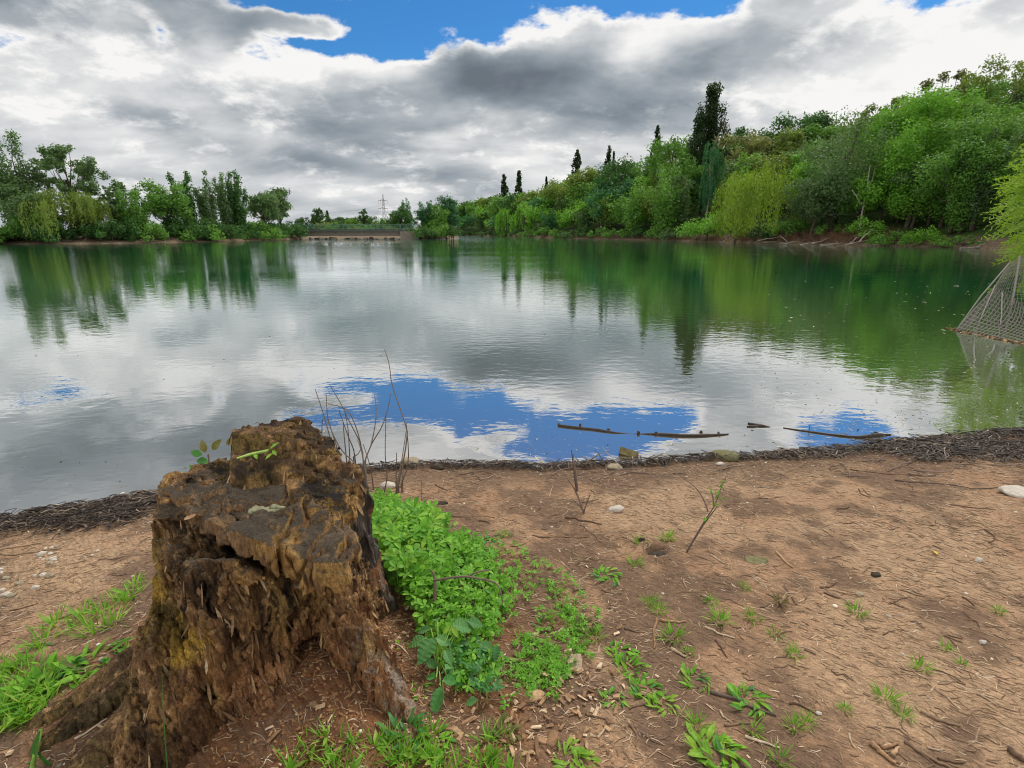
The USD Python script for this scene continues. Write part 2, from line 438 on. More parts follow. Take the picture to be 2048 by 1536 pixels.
def bark_material(name, base, scale=6.0):
    g = Graph()
    pos = g.add('geometry', 'position')
    n = g.noise(g.vmath('multiply', pos, (1.0, 1.0, 0.25)), scale, 5, 0.65)
    base = np.array(base, float)
    col = g.ramp(n, [(0.3, base * 0.55), (0.55, base), (0.75, base * 1.35)])
    bump = g.add('bump', 'normal', height=n, strength=0.6, distance=0.02)
    b = g.add('principled_bsdf', 'BSDF', base_color=col, roughness=0.9, specular_ior_level=0.2, normal=bump)
    return g.build(name, surface=b)

LEAF = {
    'mid': leaf_material('leaves_mid_green', (0.131, 0.285, 0.047)),
    'bright': leaf_material('leaves_bright_green', (0.171, 0.385, 0.042)),
    'dark': leaf_material('leaves_dark_green', (0.057, 0.149, 0.034)),
    'deep': leaf_material('leaves_blue_green', (0.048, 0.164, 0.062)),
    'grey': leaf_material('leaves_grey_green', (0.124, 0.215, 0.078), yellow=0.05),
    'olive': leaf_material('leaves_olive', (0.171, 0.246, 0.043)),
    'yellow': leaf_material('leaves_yellow_green', (0.205, 0.315, 0.032)),
    'poplar': leaf_material('leaves_poplar', (0.036, 0.070, 0.022), yellow=0.05),
    'russet': leaf_material('leaves_russet', (0.144, 0.162, 0.050), yellow=0.3),
    'pale': leaf_material('leaves_pale_blossom', (0.235, 0.255, 0.095), yellow=0.15),
    'far': leaf_material('leaves_far_green', (0.062, 0.138, 0.037)),
}
BARK = bark_material('tree_bark', (0.11, 0.085, 0.062))
BARK_PALE = bark_material('pale_bark', (0.32, 0.28, 0.22))

# ------------------------------------------------------------------ trees
def leaf_quads(c, n, t, L, w):
    """rhombic leaves: centres, normals, directions, lengths, widths"""
    n = n / (np.linalg.norm(n, axis=1, keepdims=True) + 1e-9)
    t = t - n * (t * n).sum(1, keepdims=True)
    t /= np.linalg.norm(t, axis=1, keepdims=True) + 1e-9
    b = np.cross(n, t)
    L, w = np.asarray(L)[:, None], np.asarray(w)[:, None]
    v = np.stack([c - t * L / 2, c + b * w / 2 - t * L * 0.05, c + t * L / 2, c - b * w / 2 - t * L * 0.05], 1).reshape(-1, 3)
    k = np.arange(len(c))[:, None] * 4
    return v, np.vstack([k + [0, 1, 2], k + [0, 2, 3]])

def crown_clumps(style, H, R, rng):
    """clump centres and radii of a crown standing at the origin"""
    C, Q = [], []
    def add(c, q):
        C.append(c); Q.append(q)
    if style in ('round', 'open', 'dense'):
        base = 0.20 if style == 'dense' else 0.30 if style == 'round' else 0.34
        lobes = [(rng.uniform(-0.35, 0.35, 2) * R, rng.uniform(0.55, 0.8)) for _ in range(5)]
        n = {'round': 30, 'open': 80, 'dense': 34}[style]
        tries = 0
        while len(C) < n and tries < 900:
            tries += 1
            u = rng.normal(size=3); u /= np.linalg.norm(u); u *= rng.uniform(0.35, 1) ** 0.5
            z = H * (base + (1 - base) * (0.5 + 0.47 * u[2]))
            (ox, oy), k = lobes[rng.integers(5)]
            sh = 1.0 - 0.30 * max(0, (z / H - 0.75) / 0.25)
            c = np.array([ox + u[0] * R * k * sh, oy + u[1] * R * k * sh, z])
            r = R * (0.30 if style == 'dense' else 0.27 if style == 'round' else 0.125) * rng.uniform(0.55, 1.45)
            if all(np.linalg.norm((c - p) / 1.0) > 0.55 * r for p in C):
                c[2] = min(c[2], H - r * 0.7)
                add(c, np.array([r * rng.uniform(.75, 1.3), r * rng.uniform(.75, 1.3), r * rng.uniform(.6, 1.1)]))
    elif style == 'poplar':
        for k in range(84):
            t = ((k * 37 % 84) + rng.uniform()) / 84
            a = rng.uniform(0, 2 * np.pi)
            prof = R * 1.1 * min(1, (t + 0.12) / 0.36) * (1 - 0.80 * (max(0, t - 0.42) / 0.58) ** 1.35)
            rr = prof * (rng.uniform(0.35, 0.92) if k % 3 else 0.15)
            hl = H * rng.uniform(0.05, 0.095)
            q = R * rng.uniform(0.20, 0.32) * (1.0 - 0.45 * max(0, t - 0.7) / 0.3)
            add(np.array([rr * math.cos(a), rr * math.sin(a), min(t * H, H - hl * 0.8)]), np.array([q, q, hl]))
    elif style == 'feather':
        m = rng.integers(5, 8)
        for j in range(m):
            a = 2 * np.pi * j / m + rng.uniform(-0.4, 0.4)
            out = R * rng.uniform(0.35, 0.80) * (0.25 if j == 0 else 1)
            top = H * (1.0 if j == 0 else rng.uniform(0.62, 0.97))
            for t in np.linspace(0.22, 1.0, 8):
                c = np.array([out * math.cos(a) * t ** 0.8, out * math.sin(a) * t ** 0.8, top * (0.10 + 0.88 * t)]) + rng.normal(0, 0.06, 3) * R
                r = R * 0.34 * (1.10 - 0.55 * t) * rng.uniform(0.8, 1.2)
                c[2] = min(c[2], H - r)
                add(c, np.array([r, r, r * 1.35]))
    elif style == 'shrub':
        for k in range(22):
            a, rr, = rng.uniform(0, 2 * np.pi), R * math.sqrt(rng.uniform(0, 0.75))
            top = H * math.sqrt(max(0.08, 1 - (rr / R) ** 2)) * rng.uniform(0.55, 1.0)
            r = min(R, H) * rng.uniform(0.20, 0.34)
            add(np.array([rr * math.cos(a), rr * math.sin(a), max(r * 0.5, top - r)]), np.array([r, r, r * 0.9]))
    return np.array(C), np.array(Q)

def make_tree(name, base, H, R, style, mat, rng, leaf, count, label, group, bark=None, lean=0.0, cat='tree', crown_name=None):
    """tapered trunk, limbs to every clump, and a crown of leaf-sized faces"""
    t = thing(name, base, label, cat, group)
    bark = bark or BARK
    base = np.asarray(base, float)
    if style == 'weep':
        C = []
        for k in range(16):
            a, rr = rng.uniform(0, 2 * np.pi), R * math.sqrt(rng.uniform(0.02, 0.8))
            C.append([rr * math.cos(a), rr * math.sin(a), H * (0.94 - 0.34 * (rr / R) ** 2) - rng.uniform(0, 0.10) * H])
        C = np.array(C); Q = np.tile([R * 0.26, R * 0.26, R * 0.16], (len(C), 1))
    elif style == 'birch':
        C = np.array([[rng.normal(0, 0.25) * R, rng.normal(0, 0.25) * R, H * z] for z in np.linspace(0.45, 0.97, 14)])
        Q = np.tile([R * 0.30, R * 0.30, R * 0.3], (len(C), 1))
    else:
        C, Q = crown_clumps(style, H, R, rng)
    C[:, 0] += lean * C[:, 2]
    # trunk and limbs
    rad = max(0.05, (0.010 if style == 'birch' else 0.020) * H)
    tall = H * (0.9 if style in ('poplar', 'birch') else 0.62)
    zz = np.linspace(-0.3, tall, 7)
    wob = np.cumsum(rng.normal(0, 0.012 * H, (7, 2)), axis=0) * (0.3 if style == 'poplar' else 1)
    tr = np.stack([lean * zz + wob[:, 0] - wob[0, 0], wob[:, 1] - wob[0, 1], zz], 1)
    put('trunk', tube(tr + base, rad * np.linspace(1.25, 0.35, 7), 7), bark, t, smooth=True)
    limbs = []
    for c in C[:26]:
        z0 = min(tall * 0.95, max(0.12 * H, c[2] * rng.uniform(0.35, 0.75)))
        s = np.array([np.interp(z0, zz, tr[:, 0]), np.interp(z0, zz, tr[:, 1]), z0])
        m = s * 0.45 + c * 0.55 + np.array([0, 0, -0.04 * H]) + rng.normal(0, 0.02 * H, 3)
        limbs.append(tube(np.array([s, m, c]) + base, rad * np.array([0.42, 0.26, 0.10]), 4, False))
    put('limb', merge(limbs), bark, t, smooth=True, kind=None)
    # leaves
    if style in ('weep', 'birch'):
        ns = max(20, count // 26)
        k = rng.integers(0, len(C), ns)
        u = rng.normal(size=(ns, 3)); u /= np.linalg.norm(u, axis=1, keepdims=True); u[:, 2] = np.abs(u[:, 2])
        s0 = C[k] + u * Q[k]
        reach = np.hypot(s0[:, 0], s0[:, 1]) / R
        length = (H * rng.uniform(0.25, 0.55, ns) + 0.35 * H * np.clip(reach, 0, 1.2) * rng.uniform(0.2, 1, ns)) if style == 'weep' else H * rng.uniform(0.10, 0.34, ns)
        length = np.minimum(length, s0[:, 2] - rng.uniform(0.02, 0.16, ns) * H)
        m = 26
        f = (np.arange(m) + rng.uniform(0, 1, (ns, m))) / m
        out = np.stack([s0[:, 0], s0[:, 1], 0 * reach], 1); out /= np.linalg.norm(out, axis=1, keepdims=True) + 1e-6
        c = s0[:, None] + out[:, None] * (0.10 * R * np.minimum(f * 3, 1))[..., None] + np.stack([0 * f, 0 * f, -f * length[:, None]], -1)
        c = (c + rng.normal(0, 0.022 * R, c.shape)).reshape(-1, 3)
        n = np.repeat(out, m, 0) * 0.8 + rng.normal(0, 0.6, c.shape)
        d = np.tile([0, 0, -1.0], (len(c), 1)) + rng.normal(0, 0.35, c.shape)
        L, w = leaf * rng.uniform(0.9, 1.7, len(c)), leaf * rng.uniform(0.28, 0.5, len(c))
    else:
        vol = Q[:, 0] * Q[:, 1]
        k = rng.choice(len(C), count, p=vol / vol.sum())
        u = rng.normal(size=(count, 3)); u /= np.linalg.norm(u, axis=1, keepdims=True)
        rr = rng.uniform(0.0, 1.0, count) ** 0.42 * rng.normal(1.0, 0.13, count)
        c = C[k] + u * Q[k] * rr[:, None]
        n = u * 0.7 + np.array([0, 0, 0.45]) + rng.normal(0, 0.55, c.shape)
        d = rng.normal(size=c.shape) + (np.array([0, 0, 1.6]) if style == 'poplar' else np.array([0, 0, -0.3]))
        L, w = leaf * rng.uniform(0.75, 1.45, count), leaf * rng.uniform(0.45, 0.8, count)
        c[:, 2] = np.maximum(c[:, 2], 0.02 * H)
    put('crown', leaf_quads(c + base, n, d, L, w), mat, t, per=4)
    return t

# ------------------------------------------------------------------ far banks
def bank_terrain(name, px_shore, profile, mat, seed, inland):
    """a bank whose waterline follows the given pixels; profile(d, k) is its height d metres inland"""
    sh = np.array([on_z(*p)[:2] for p in px_shore])
    seg = np.concatenate([[0], np.cumsum(np.linalg.norm(np.diff(sh, axis=0), axis=1))])
    u = np.linspace(0, seg[-1], 150)
    line = np.stack([np.interp(u, seg, sh[:, 0]), np.interp(u, seg, sh[:, 1])], 1)
    wig = (fbm(np.stack([u * 0.25, 0 * u, 0 * u], 1), 3, seed) - 0.5) * 2.0
    d = np.array([-4, -2, -0.8, -0.2, 0.1, 0.4, 0.8, 1.3, 2, 3, 4.5, 7, 10, 14, 19, 25, 32, 40, 50, 62, 80, 110, 160, 240.0])
    V = []
    for i, p in enumerate(line):
        dirn = inland(p)
        for q in d:
            xy = p + dirn * (q + wig[i] * 0.3)
            V.append([xy[0], xy[1], profile(q, p)])
    V = np.array(V)
    V[:, 2] += (fbm(V * [0.8, 0.8, 0], 3, seed + 5) - 0.5) * 0.35 * (np.tile(d, len(line)) > 0.3)
    put(name, (V, grid_faces(len(line), len(d))), mat, smooth=True, kind='structure')

def bank_material():
    g = Graph()
    pos = g.add('geometry', 'position')
    n = g.noise(pos, 0.9, 5, 0.65)
    n2 = g.noise(pos, 6.0, 4, 0.7)
    z = g.add('separate_xyz', 'z', vector=pos)
    earth = g.ramp(n2, [(0.3, (0.10, 0.065, 0.04)), (0.5, (0.21, 0.15, 0.10)), (0.7, (0.33, 0.26, 0.19))])
    green = g.ramp(n, [(0.35, (0.03, 0.055, 0.015)), (0.6, (0.07, 0.12, 0.03))])
    f = g.range(g.math('add', z, g.math('multiply', n, 1.2)), 1.3, 2.0, 0.0, 1.0)
    col = g.mix(f, earth, green)
    bump = g.add('bump', 'normal', height=n2, strength=0.8, distance=0.12)
    return g.build('bank_earth', surface=g.add('principled_bsdf', 'BSDF', base_color=col, roughness=0.95, specular_ior_level=0.1, normal=bump))
BANK = bank_material()

R_SHORE = [(3600, 720), (2400, 535), (2048, 501), (1900, 495), (1750, 492), (1600, 488.5), (1450, 485), (1350, 482), (1200, 478.5), (1100, 476.3), (1000, 473.3), (930, 471.3), (880, 470.6)]
_rp = np.array(R_SHORE[2:])[::-1]
def r_profile(d, p):
    return 0.25 * d if d < 0 else 0.30 * min(d, 2.5) + 0.24 * np.clip(d - 2.5, 0, 42) + 0.02 * max(0, d - 45)
_c = np.array([0.55, 0.83])
def r_in(p):
    return np.array([0.60, 0.80]) if p[1] < 120 else np.array([0.45, 0.89])
bank_terrain('right_bank', R_SHORE, r_profile, BANK, 61, r_in)

L_SHORE = [(-1500, 545), (-500, 503), (0, 488.5), (150, 488), (300, 486), (450, 483), (540, 480.5), (600, 478.5), (606, 476.5), (560, 474.5)]
def l_profile(d, p):
    return 0.25 * d if d < 0 else 0.16 * min(d, 5) + 0.05 * np.clip(d - 5, 0, 8)
def l_in(p):
    return np.array([-0.28, 0.96])
bank_terrain('left_bank', L_SHORE, l_profile, BANK, 71, l_in)
S_SHORE = [(800, 475.5), (815, 478), (850, 478.5), (900, 477.5), (917, 475.5), (912, 473.2), (880, 472.6)]
bank_terrain('spit', S_SHORE, l_profile, BANK, 81, lambda p: np.array([-0.10, 0.995]))
far = np.array([[-900, 255, 0.35], [1200, 255, 0.35], [3200, 4200, 3.0], [-3200, 4200, 3.0]], float)
put('far_plain', (far, np.array([[0, 1, 2], [0, 2, 3]])), BANK, kind='structure')

def shore_depth(px, right=True):
    pts = _rp if right else np.array([p for p in L_SHORE[1:8]], float)
    return float(on_z(px, np.interp(px, pts[:, 0], pts[:, 1]))[1])

LEAF_PX = 2.1
def plant(px, py, w, d, style, col, label, group=None, right=True, name='tree', lean=0.0, dens=2.4, bark=None, depth=None, cat='tree', z0=None, leafpx=None):
    """a tree seen at pixel column px with its top at row py and w pixels wide, d metres behind the waterline"""
    Y = (shore_depth(px, right) + d) if depth is None else depth
    p = at_y(px, py, Y)
    zb = ((r_profile(d, p) if right else l_profile(d, p)) - 0.05) if z0 is None else z0
    H = max(0.8, p[2] - zb)
    R = w / 2 / FPX * Y * 1.0
    lp = leafpx or LEAF_PX
    leaf = lp * Y / (FPX / 2)
    hp, wp = H / Y * FPX / 2, w / 2
    count = int(min(16000, max(500, dens * hp * wp / (lp * lp * 0.33))))
    if style in ('open',):
        count = int(count * 0.5)
    if style == 'poplar':
        count = int(count * 2.4)
    rng = np.random.default_rng(int(px * 131 + py * 17 + d * 7))
    return make_tree(name, (p[0], p[1], zb), H, R, style, LEAF[col], rng, leaf, count, label, group, lean=lean, bark=bark, cat=cat)
# ------------------------------------------------------------------ trees on the right bank
T = plant
T(1430, 165, 74, 26, 'poplar', 'poplar', 'tallest dark columnar poplar above the wood on the right bank', 'columnar poplars on the hill', name='poplar_tree')
T(1316, 252, 26, 32, 'poplar', 'poplar', 'dark columnar poplar left of the tallest one, rising just clear of the wood', 'columnar poplars on the hill', name='poplar_tree')
T(1219, 290, 19, 36, 'poplar', 'poplar', 'slim poplar with a short second spire at its right side on the ridge', 'columnar poplars on the hill', name='poplar_tree')
T(1155, 298, 23, 36, 'poplar', 'poplar', 'stout poplar standing well clear of the ridge, third from the left', 'columnar poplars on the hill', name='poplar_tree')
T(1038, 339, 19, 36, 'poplar', 'poplar', 'right one of the pair of far poplars at the low end of the ridge', 'columnar poplars on the hill', name='poplar_tree')
T(1008, 348, 16, 36, 'poplar', 'poplar', 'left one of the pair of far poplars at the low end of the ridge', 'columnar poplars on the hill', name='poplar_tree')
T(1093, 353, 7, 40, 'poplar', 'poplar', 'tiny distant poplar tip between the poplar pair and the stout poplar', 'columnar poplars on the hill', name='poplar_tree')
T(1228, 304, 9, 36, 'poplar', 'poplar', 'low dark spire close to the slim poplar on the ridge', 'columnar poplars on the hill', name='poplar_tree')
# the trees that one can pick out
T(1528, 318, 165, 2.5, 'weep', 'yellow', 'yellow green weeping willow hanging over the water on the right bank', name='weeping_willow', dens=2.5)
T(1478, 400, 62, 0.8, 'weep', 'yellow', 'low yellow curtain of willow twigs at the left foot of the weeping willow', name='weeping_willow', dens=3.4)
T(1428, 288, 62, 8, 'birch', 'deep', 'slender birch with white stem and hanging twigs before the tallest poplar', name='birch_tree', bark=BARK_PALE, dens=2.6)
T(1345, 330, 112, 4, 'feather', 'mid', 'light feathery willow between the birch and the left edge of the tall wood', name='willow_tree')
T(1272, 375, 70, 3.5, 'feather', 'mid', 'smaller feathery willow left of the light feathery willow', name='willow_tree')
T(1700, 224, 200, 8, 'feather', 'grey', 'broad grey green willow with bare forked limbs in the middle of the right bank', name='willow_tree', dens=2.0)
T(1640, 345, 120, 4, 'round', 'grey', 'grey green bushy tree between weeping willow and broad grey willow', name='bushy_tree')
T(1490, 262, 100, 26, 'round', 'pale', 'tree with pale blossom right of the tallest poplar', name='blossoming_tree')
T(1550, 310, 60, 20, 'open', 'pale', 'small sparse pale tree between blossoming tree and the weeping willow', name='blossoming_tree')
T(1478, 243, 76, 40, 'dense', 'dark', 'dark round tree peeping out behind the tallest poplar', name='dark_tree')
T(1562, 232, 120, 40, 'round', 'dark', 'dark tree with sky showing through on the ridge, left of two', name='dark_tree')
T(1642, 226, 130, 40, 'round', 'dark', 'dark tree with sky showing through on the ridge, right of two', name='dark_tree')
T(1588, 330, 90, 18, 'dense', 'dark', 'dark tree in the hollow above the weeping willow', name='dark_tree')
T(1768, 194, 140, 26, 'open', 'olive', 'open olive tree with bare twig tips above the broad grey willow', name='olive_tree', dens=4.0)
T(1835, 182, 110, 24, 'open', 'russet', 'russet tree with sparse leaves on the right part of the ridge', name='russet_tree', dens=4.4)
T(1898, 140, 130, 26, 'open', 'russet', 'tall thin russet tree reaching highest left of the right corner', name='russet_tree', dens=3.2)
T(2005, 108, 190, 24, 'open', 'olive', 'tall open tree with many sky gaps at the right edge of the photo', name='olive_tree', dens=3.6)
T(1950, 158, 160, 22, 'round', 'mid', 'tall mid green tree filling the ridge at the right edge', name='bushy_tree')
T(1830, 204, 150, 20, 'round', 'bright', 'fresh green tree on the ridge below the russet tree', name='bright_tree')
T(1905, 174, 180, 14, 'round', 'bright', 'bright green tree below the tall russet tree', name='bright_tree')
T(1990, 190, 170, 12, 'round', 'mid', 'mid green tree behind the top of the near yellow willow', name='bushy_tree')
T(1855, 240, 150, 8, 'feather', 'bright', 'bright feathery tree with pale trunk right of the broad grey willow', name='willow_tree')
T(1945, 262, 150, 7, 'round', 'mid', 'mid green tree just left of the near yellow willow', name='bushy_tree')
T(1350, 268, 104, 22, 'round', 'mid', 'rounded mid green tree touching the left side of the tallest poplar', name='bushy_tree')
T(1395, 300, 80, 24, 'dense', 'dark', 'dark tree under the left flank of the tallest poplar', name='dark_tree')
T(1243, 316, 110, 24, 'dense', 'dark', 'dark tree on the ridge below the slim poplar', name='dark_tree')
T(1180, 334, 96, 24, 'round', 'olive', 'olive tree on the ridge right under the stout poplar', name='olive_tree')
T(1125, 356, 96, 24, 'round', 'olive', 'olive tree on the ridge left of the stout poplar', name='olive_tree')
T(1205, 372, 100, 9, 'dense', 'deep', 'blue green tree in the middle of the slope between the poplars', name='dark_tree')
T(1046, 408, 46, 3, 'weep', 'bright', 'small hanging willow at the far waterline, right one of two', name='weeping_willow', dens=3.0)
T(1012, 413, 42, 3, 'weep', 'bright', 'small hanging willow at the far waterline, left one of two', name='weeping_willow', dens=3.0)
# the rest of the wooded slope
SKYLINE = np.array([(880, 408), (920, 402), (960, 395), (1000, 385), (1060, 376), (1110, 366), (1160, 346), (1210, 330), (1260, 312), (1300, 296), (1350, 280), (1400, 290), (1460, 268), (1520, 262), (1560, 240), (1640, 235), (1700, 228), (1760, 212), (1830, 190), (1900, 170), (1990, 140), (2140, 120)], float)
_r = np.random.default_rng(7)
SLOPE = 'leafy trees on the wooded slope of the right bank'
for row, (step, d0, d1, k0, k1, wpx) in enumerate([(34, 26, 40, 0.99, 1.0, 74), (34, 15, 24, 0.72, 0.88, 84), (38, 6, 11, 0.48, 0.70, 80)]):
    px = 900 + row * 11
    while px < 2110:
        sky_y, base_y = np.interp(px, SKYLINE[:, 0], SKYLINE[:, 1]), 476
        top = base_y - (base_y - sky_y) * _r.uniform(k0, k1) * (0.97 if row == 0 else 1)
        near = 0.55 + 0.45 * smooth01(px, 950, 1500)
        if not (row == 2 and (1440 < px < 1600 or 1385 < px < 1440)):
            st = _r.choice(['round', 'dense', 'round', 'feather'])
            col = _r.choice(['mid', 'bright', 'mid', 'deep', 'olive', 'bright', 'grey', 'mid'] if row else ['mid', 'dark', 'olive', 'mid', 'olive', 'mid'])
            word = {'mid': 'mid green', 'dark': 'dark green', 'deep': 'blue green', 'olive': 'olive green', 'bright': 'fresh green', 'grey': 'grey green'}[col]
            at = ['along the ridge', 'half way up the slope', 'low by the water'][row]
            near_to = next(w_ for lim, w_ in ((1060, 'below the poplar pair'), (1190, 'near the stout poplar'), (1290, 'near the slim poplar'), (1395, 'left of the tallest poplar'), (1510, 'right of the tallest poplar'), (1640, 'above the weeping willow'), (1800, 'around the broad grey willow'), (9999, 'towards the near willow')) if px < lim)
            T(px, top + _r.uniform(0, 8), wpx * near * _r.uniform(1.0, 1.5), _r.uniform(d0, d1), st, col, '%s leafy tree %s, %s' % (word, at, near_to), '%s trees %s, %s' % (word, at, near_to), name='leafy_tree', dens=2.3)
        px += step * near * _r.uniform(0.85, 1.2)
for i, (px, py, w, col) in enumerate([(915, 404, 44, 'mid'), (935, 400, 48, 'dark'), (957, 397, 50, 'mid'), (980, 393, 50, 'olive'), (1002, 390, 50, 'mid'), (1026, 388, 54, 'dark'), (925, 424, 46, 'deep'), (950, 420, 48, 'mid'), (975, 420, 48, 'dark'), (1030, 420, 50, 'mid'), (1075, 405, 60, 'mid'), (1062, 384, 56, 'olive')]):
    T(px, py, w, 12 + (i % 4) * 5, 'dense', col, 'far %s tree at the low end of the wooded ridge' % {'mid': 'mid green', 'dark': 'dark green', 'olive': 'olive green', 'deep': 'blue green'}[col], 'far %s trees at the low end of the ridge' % {'mid': 'mid green', 'dark': 'dark green', 'olive': 'olive green', 'deep': 'blue green'}[col], name='leafy_tree')
# shrubs along the water
T(1420, 408, 104, 1.6, 'shrub', 'bright', 'tall fresh green shrub left of the weeping willow at the waterline', name='shrub', cat='shrub')
T(1855, 444, 84, 1.0, 'shrub', 'bright', 'round fresh green shrub at the waterline left of the near willow', name='shrub', cat='shrub')
T(1795, 452, 96, 0.8, 'shrub', 'mid', 'low spreading green shrub hanging over the water beside the round shrub', name='shrub', cat='shrub')
T(1930, 466, 80, 0.8, 'shrub', 'mid', 'low green shrub on the bank at the left edge of the near willow', name='shrub', cat='shrub')
T(1530, 440, 60, 2.4, 'shrub', 'dark', 'dark green shrub under the hanging willow', name='shrub', cat='shrub')
T(1740, 425, 70, 3.0, 'shrub', 'bright', 'fresh green shrub on the bank below the broad grey willow', name='shrub', cat='shrub')
T(1665, 438, 110, 5.0, 'shrub', 'mid', 'wide green shrub above the brown brushwood, left one', name='shrub', cat='shrub')
T(1590, 430, 90, 4.0, 'shrub', 'mid', 'green shrub behind the right edge of the weeping willow', name='shrub', cat='shrub')
px = 905.0
while px < 1395:
    w = np.interp(px, [900, 1100, 1390], [26, 46, 74]) * _r.uniform(0.8, 1.25)
    col = _r.choice(['mid', 'bright', 'grey', 'mid', 'dark'])
    word = {'mid': 'mid green', 'dark': 'dark green', 'bright': 'fresh green', 'grey': 'grey green'}[col]
    T(px, 477 - np.interp(px, [900, 1100, 1390], [16, 26, 38]) * _r.uniform(0.7, 1.2), w, _r.uniform(0.4, 2.0), 'shrub', col, '%s shrub on the right bank waterline %s' % (word, 'at the far end' if px < 1080 else 'below the stout poplar' if px < 1230 else 'left of the tall fresh green shrub'), '%s waterline shrubs %s' % (word, 'far' if px < 1080 else 'middle' if px < 1230 else 'near'), name='shrub', cat='shrub', dens=2.2)
    px += w * 0.62
# brown brushwood on the bare part of the right bank
def brush(name, px0, px1, d0, d1, n, mat, label, zmax=1.6, seed=1):
    r = np.random.default_rng(seed)
    out = []
    for _ in range(n):
        px = r.uniform(px0, px1); d = r.uniform(d0, d1)
        Y = shore_depth(px) + d
        p = at_y(px, 480, Y); p[2] = r_profile(d, p) - 0.05
        dirn = np.array([r.normal(0, 0.6), r.normal(-0.3, 0.5), r.uniform(0.25, 1.0)]); dirn /= np.linalg.norm(dirn)
        L = zmax * r.uniform(0.35, 1.0)
        q = p + dirn * L * 0.55 + r.normal(0, 0.08, 3)
        e = p + dirn * L + np.array([r.normal(0, 0.25), r.normal(0, 0.25), -0.25 * r.uniform(0, 1)])
        out.append(tube([p, q, e], [0.022, 0.016, 0.006], 3, False))
    put(name, merge(out), mat, kind='stuff', label=label, cat='brushwood')
TWIG_RUST = bark_material('rusty_brush', (0.20, 0.115, 0.065), 3.0)
brush('brown_brushwood', 1470, 1790, 0.8, 5.0, 2600, TWIG_RUST, 'rusty brown dead brushwood on the bank under the trees', 1.7, 5)
brush('thin_brushwood', 1080, 1470, 0.5, 2.5, 1100, TWIG_RUST, 'thin brown brushwood along the far waterline', 1.3, 6)
# pale driftwood along the waterline
WOOD_PALE = bark_material('bleached_wood', (0.40, 0.35, 0.29), 3.0)
_drift = [(1515, 481, 1560, 474), (1525, 485, 1580, 481), (1560, 486, 1622, 480), (1600, 489, 1668, 482), (1625, 487, 1660, 476), (1655, 489, 1712, 481), (1690, 489, 1748, 478), (1700, 486, 1722, 470), (1718, 484, 1745, 458), (1440, 484, 1462, 476), (1460, 482, 1478, 474),
          (1816, 497, 1838, 487), (1838, 485, 1841, 487), (1920, 497, 1990, 493), (1950, 495, 1968, 488), (1745, 491, 1775, 485), (1640, 490, 1700, 488), (1575, 484, 1560, 470)]
for i, (x0, y0, x1, y1) in enumerate(_drift):
    r = np.random.default_rng(900 + i)
    Y = shore_depth((x0 + x1) / 2) + r.uniform(0.0, 0.7)
    a, b = at_y(x0, y0, Y), at_y(x1, y1, Y + r.uniform(-0.6, 0.8))
    a[2] = max(a[2], 0.0)
    n = 6
    pts = np.array([a + (b - a) * t for t in np.linspace(0, 1, n)]) + r.normal(0, 0.04, (n, 3))
    lab = 'bleached driftwood branch lying at the waterline of the right bank'
    grp = 'driftwood branches along the right bank'
    if i == 11: lab, grp = 'short pale log slanting into the water below the low spreading shrub', None
    if i == 8: lab, grp = 'pale curved branch leaning up the bank under the broad grey willow', None
    t = thing('driftwood_branch', a, lab, 'driftwood', grp)
    put('branch', tube(pts, np.linspace(0.075, 0.03, n), 6), WOOD_PALE, t, smooth=True)
    m = pts[3]
    put('side_twig', tube([m, m + np.array([r.normal(0, 0.25), r.normal(0, 0.2), 0.25]), m + np.array([r.normal(0, 0.5), r.normal(0, 0.3), 0.42])], [0.03, 0.02, 0.008], 4), WOOD_PALE, t, smooth=True)
# bare leaning trunks in front of the broad grey willow
for (x0, y0, x1, y1, d, lab) in [(1722, 432, 1742, 332, 5.0, 'pale bare trunk leaning right before the broad grey willow'), (1722, 410, 1706, 380, 5.0, 'short forked bare limb beside the pale leaning trunk'), (1640, 427, 1702, 430, 4.0, 'nearly level bare limb reaching left over the shrubs')]:
    Y = shore_depth(x0) + d
    a, b = at_y(x0, y0, Y), at_y(x1, y1, Y)
    if d > 4.5 and y1 < 340: a[2] = r_profile(d, a) - 0.1
    pts = np.array([a + (b - a) * t for t in np.linspace(0, 1, 7)]) + np.random.default_rng(int(x0)).normal(0, 0.06, (7, 3))
    t = thing('bare_trunk', a, lab, 'dead tree')
    put('trunk', tube(pts, np.linspace(0.13, 0.05, 7), 6), WOOD_PALE, t, smooth=True)
    put('side_twig', tube([pts[4], pts[4] + (b - a) * 0.12 + [0.4, 0, 0.1], pts[4] + (b - a) * 0.25 + [0.5, 0, 0.5]], [0.05, 0.035, 0.012], 5), WOOD_PALE, t, smooth=True)

# ------------------------------------------------------------------ trees on the left bank
def TL(px, py, w, d, style, col, label, **k):
    k['dens'] = k.get('dens', 2.4) * 1.5
    return plant(px, py, w * 1.12, d, style, col, label, right=False, **k)
TL(8, 260, 104, 5, 'feather', 'grey', 'tall tree cut by the left edge of the photo', name='poplar_tree', dens=2.0)
TL(20, 352, 110, 3, 'round', 'grey', 'grey green bushy tree below the tall tree at the left edge', name='bushy_tree')
TL(122, 288, 122, 8, 'open', 'grey', 'airy round-topped tree with see-through crown on the left bank', name='airy_tree', dens=4.6)
TL(122, 376, 118, 3, 'weep', 'olive', 'hanging willow under the airy tree on the left bank', name='weeping_willow', dens=2.0)
TL(2, 432, 110, 1.5, 'shrub', 'mid', 'green shrub at the waterline cut by the left edge of the photo', name='shrub', cat='shrub')
TL(150, 395, 80, 4, 'round', 'olive', 'yellowish bushy tree beside the hanging willow on the left bank', name='bushy_tree')
TL(95, 400, 70, 4, 'round', 'mid', 'green bushy tree left of the yellowish bushy tree', name='bushy_tree')
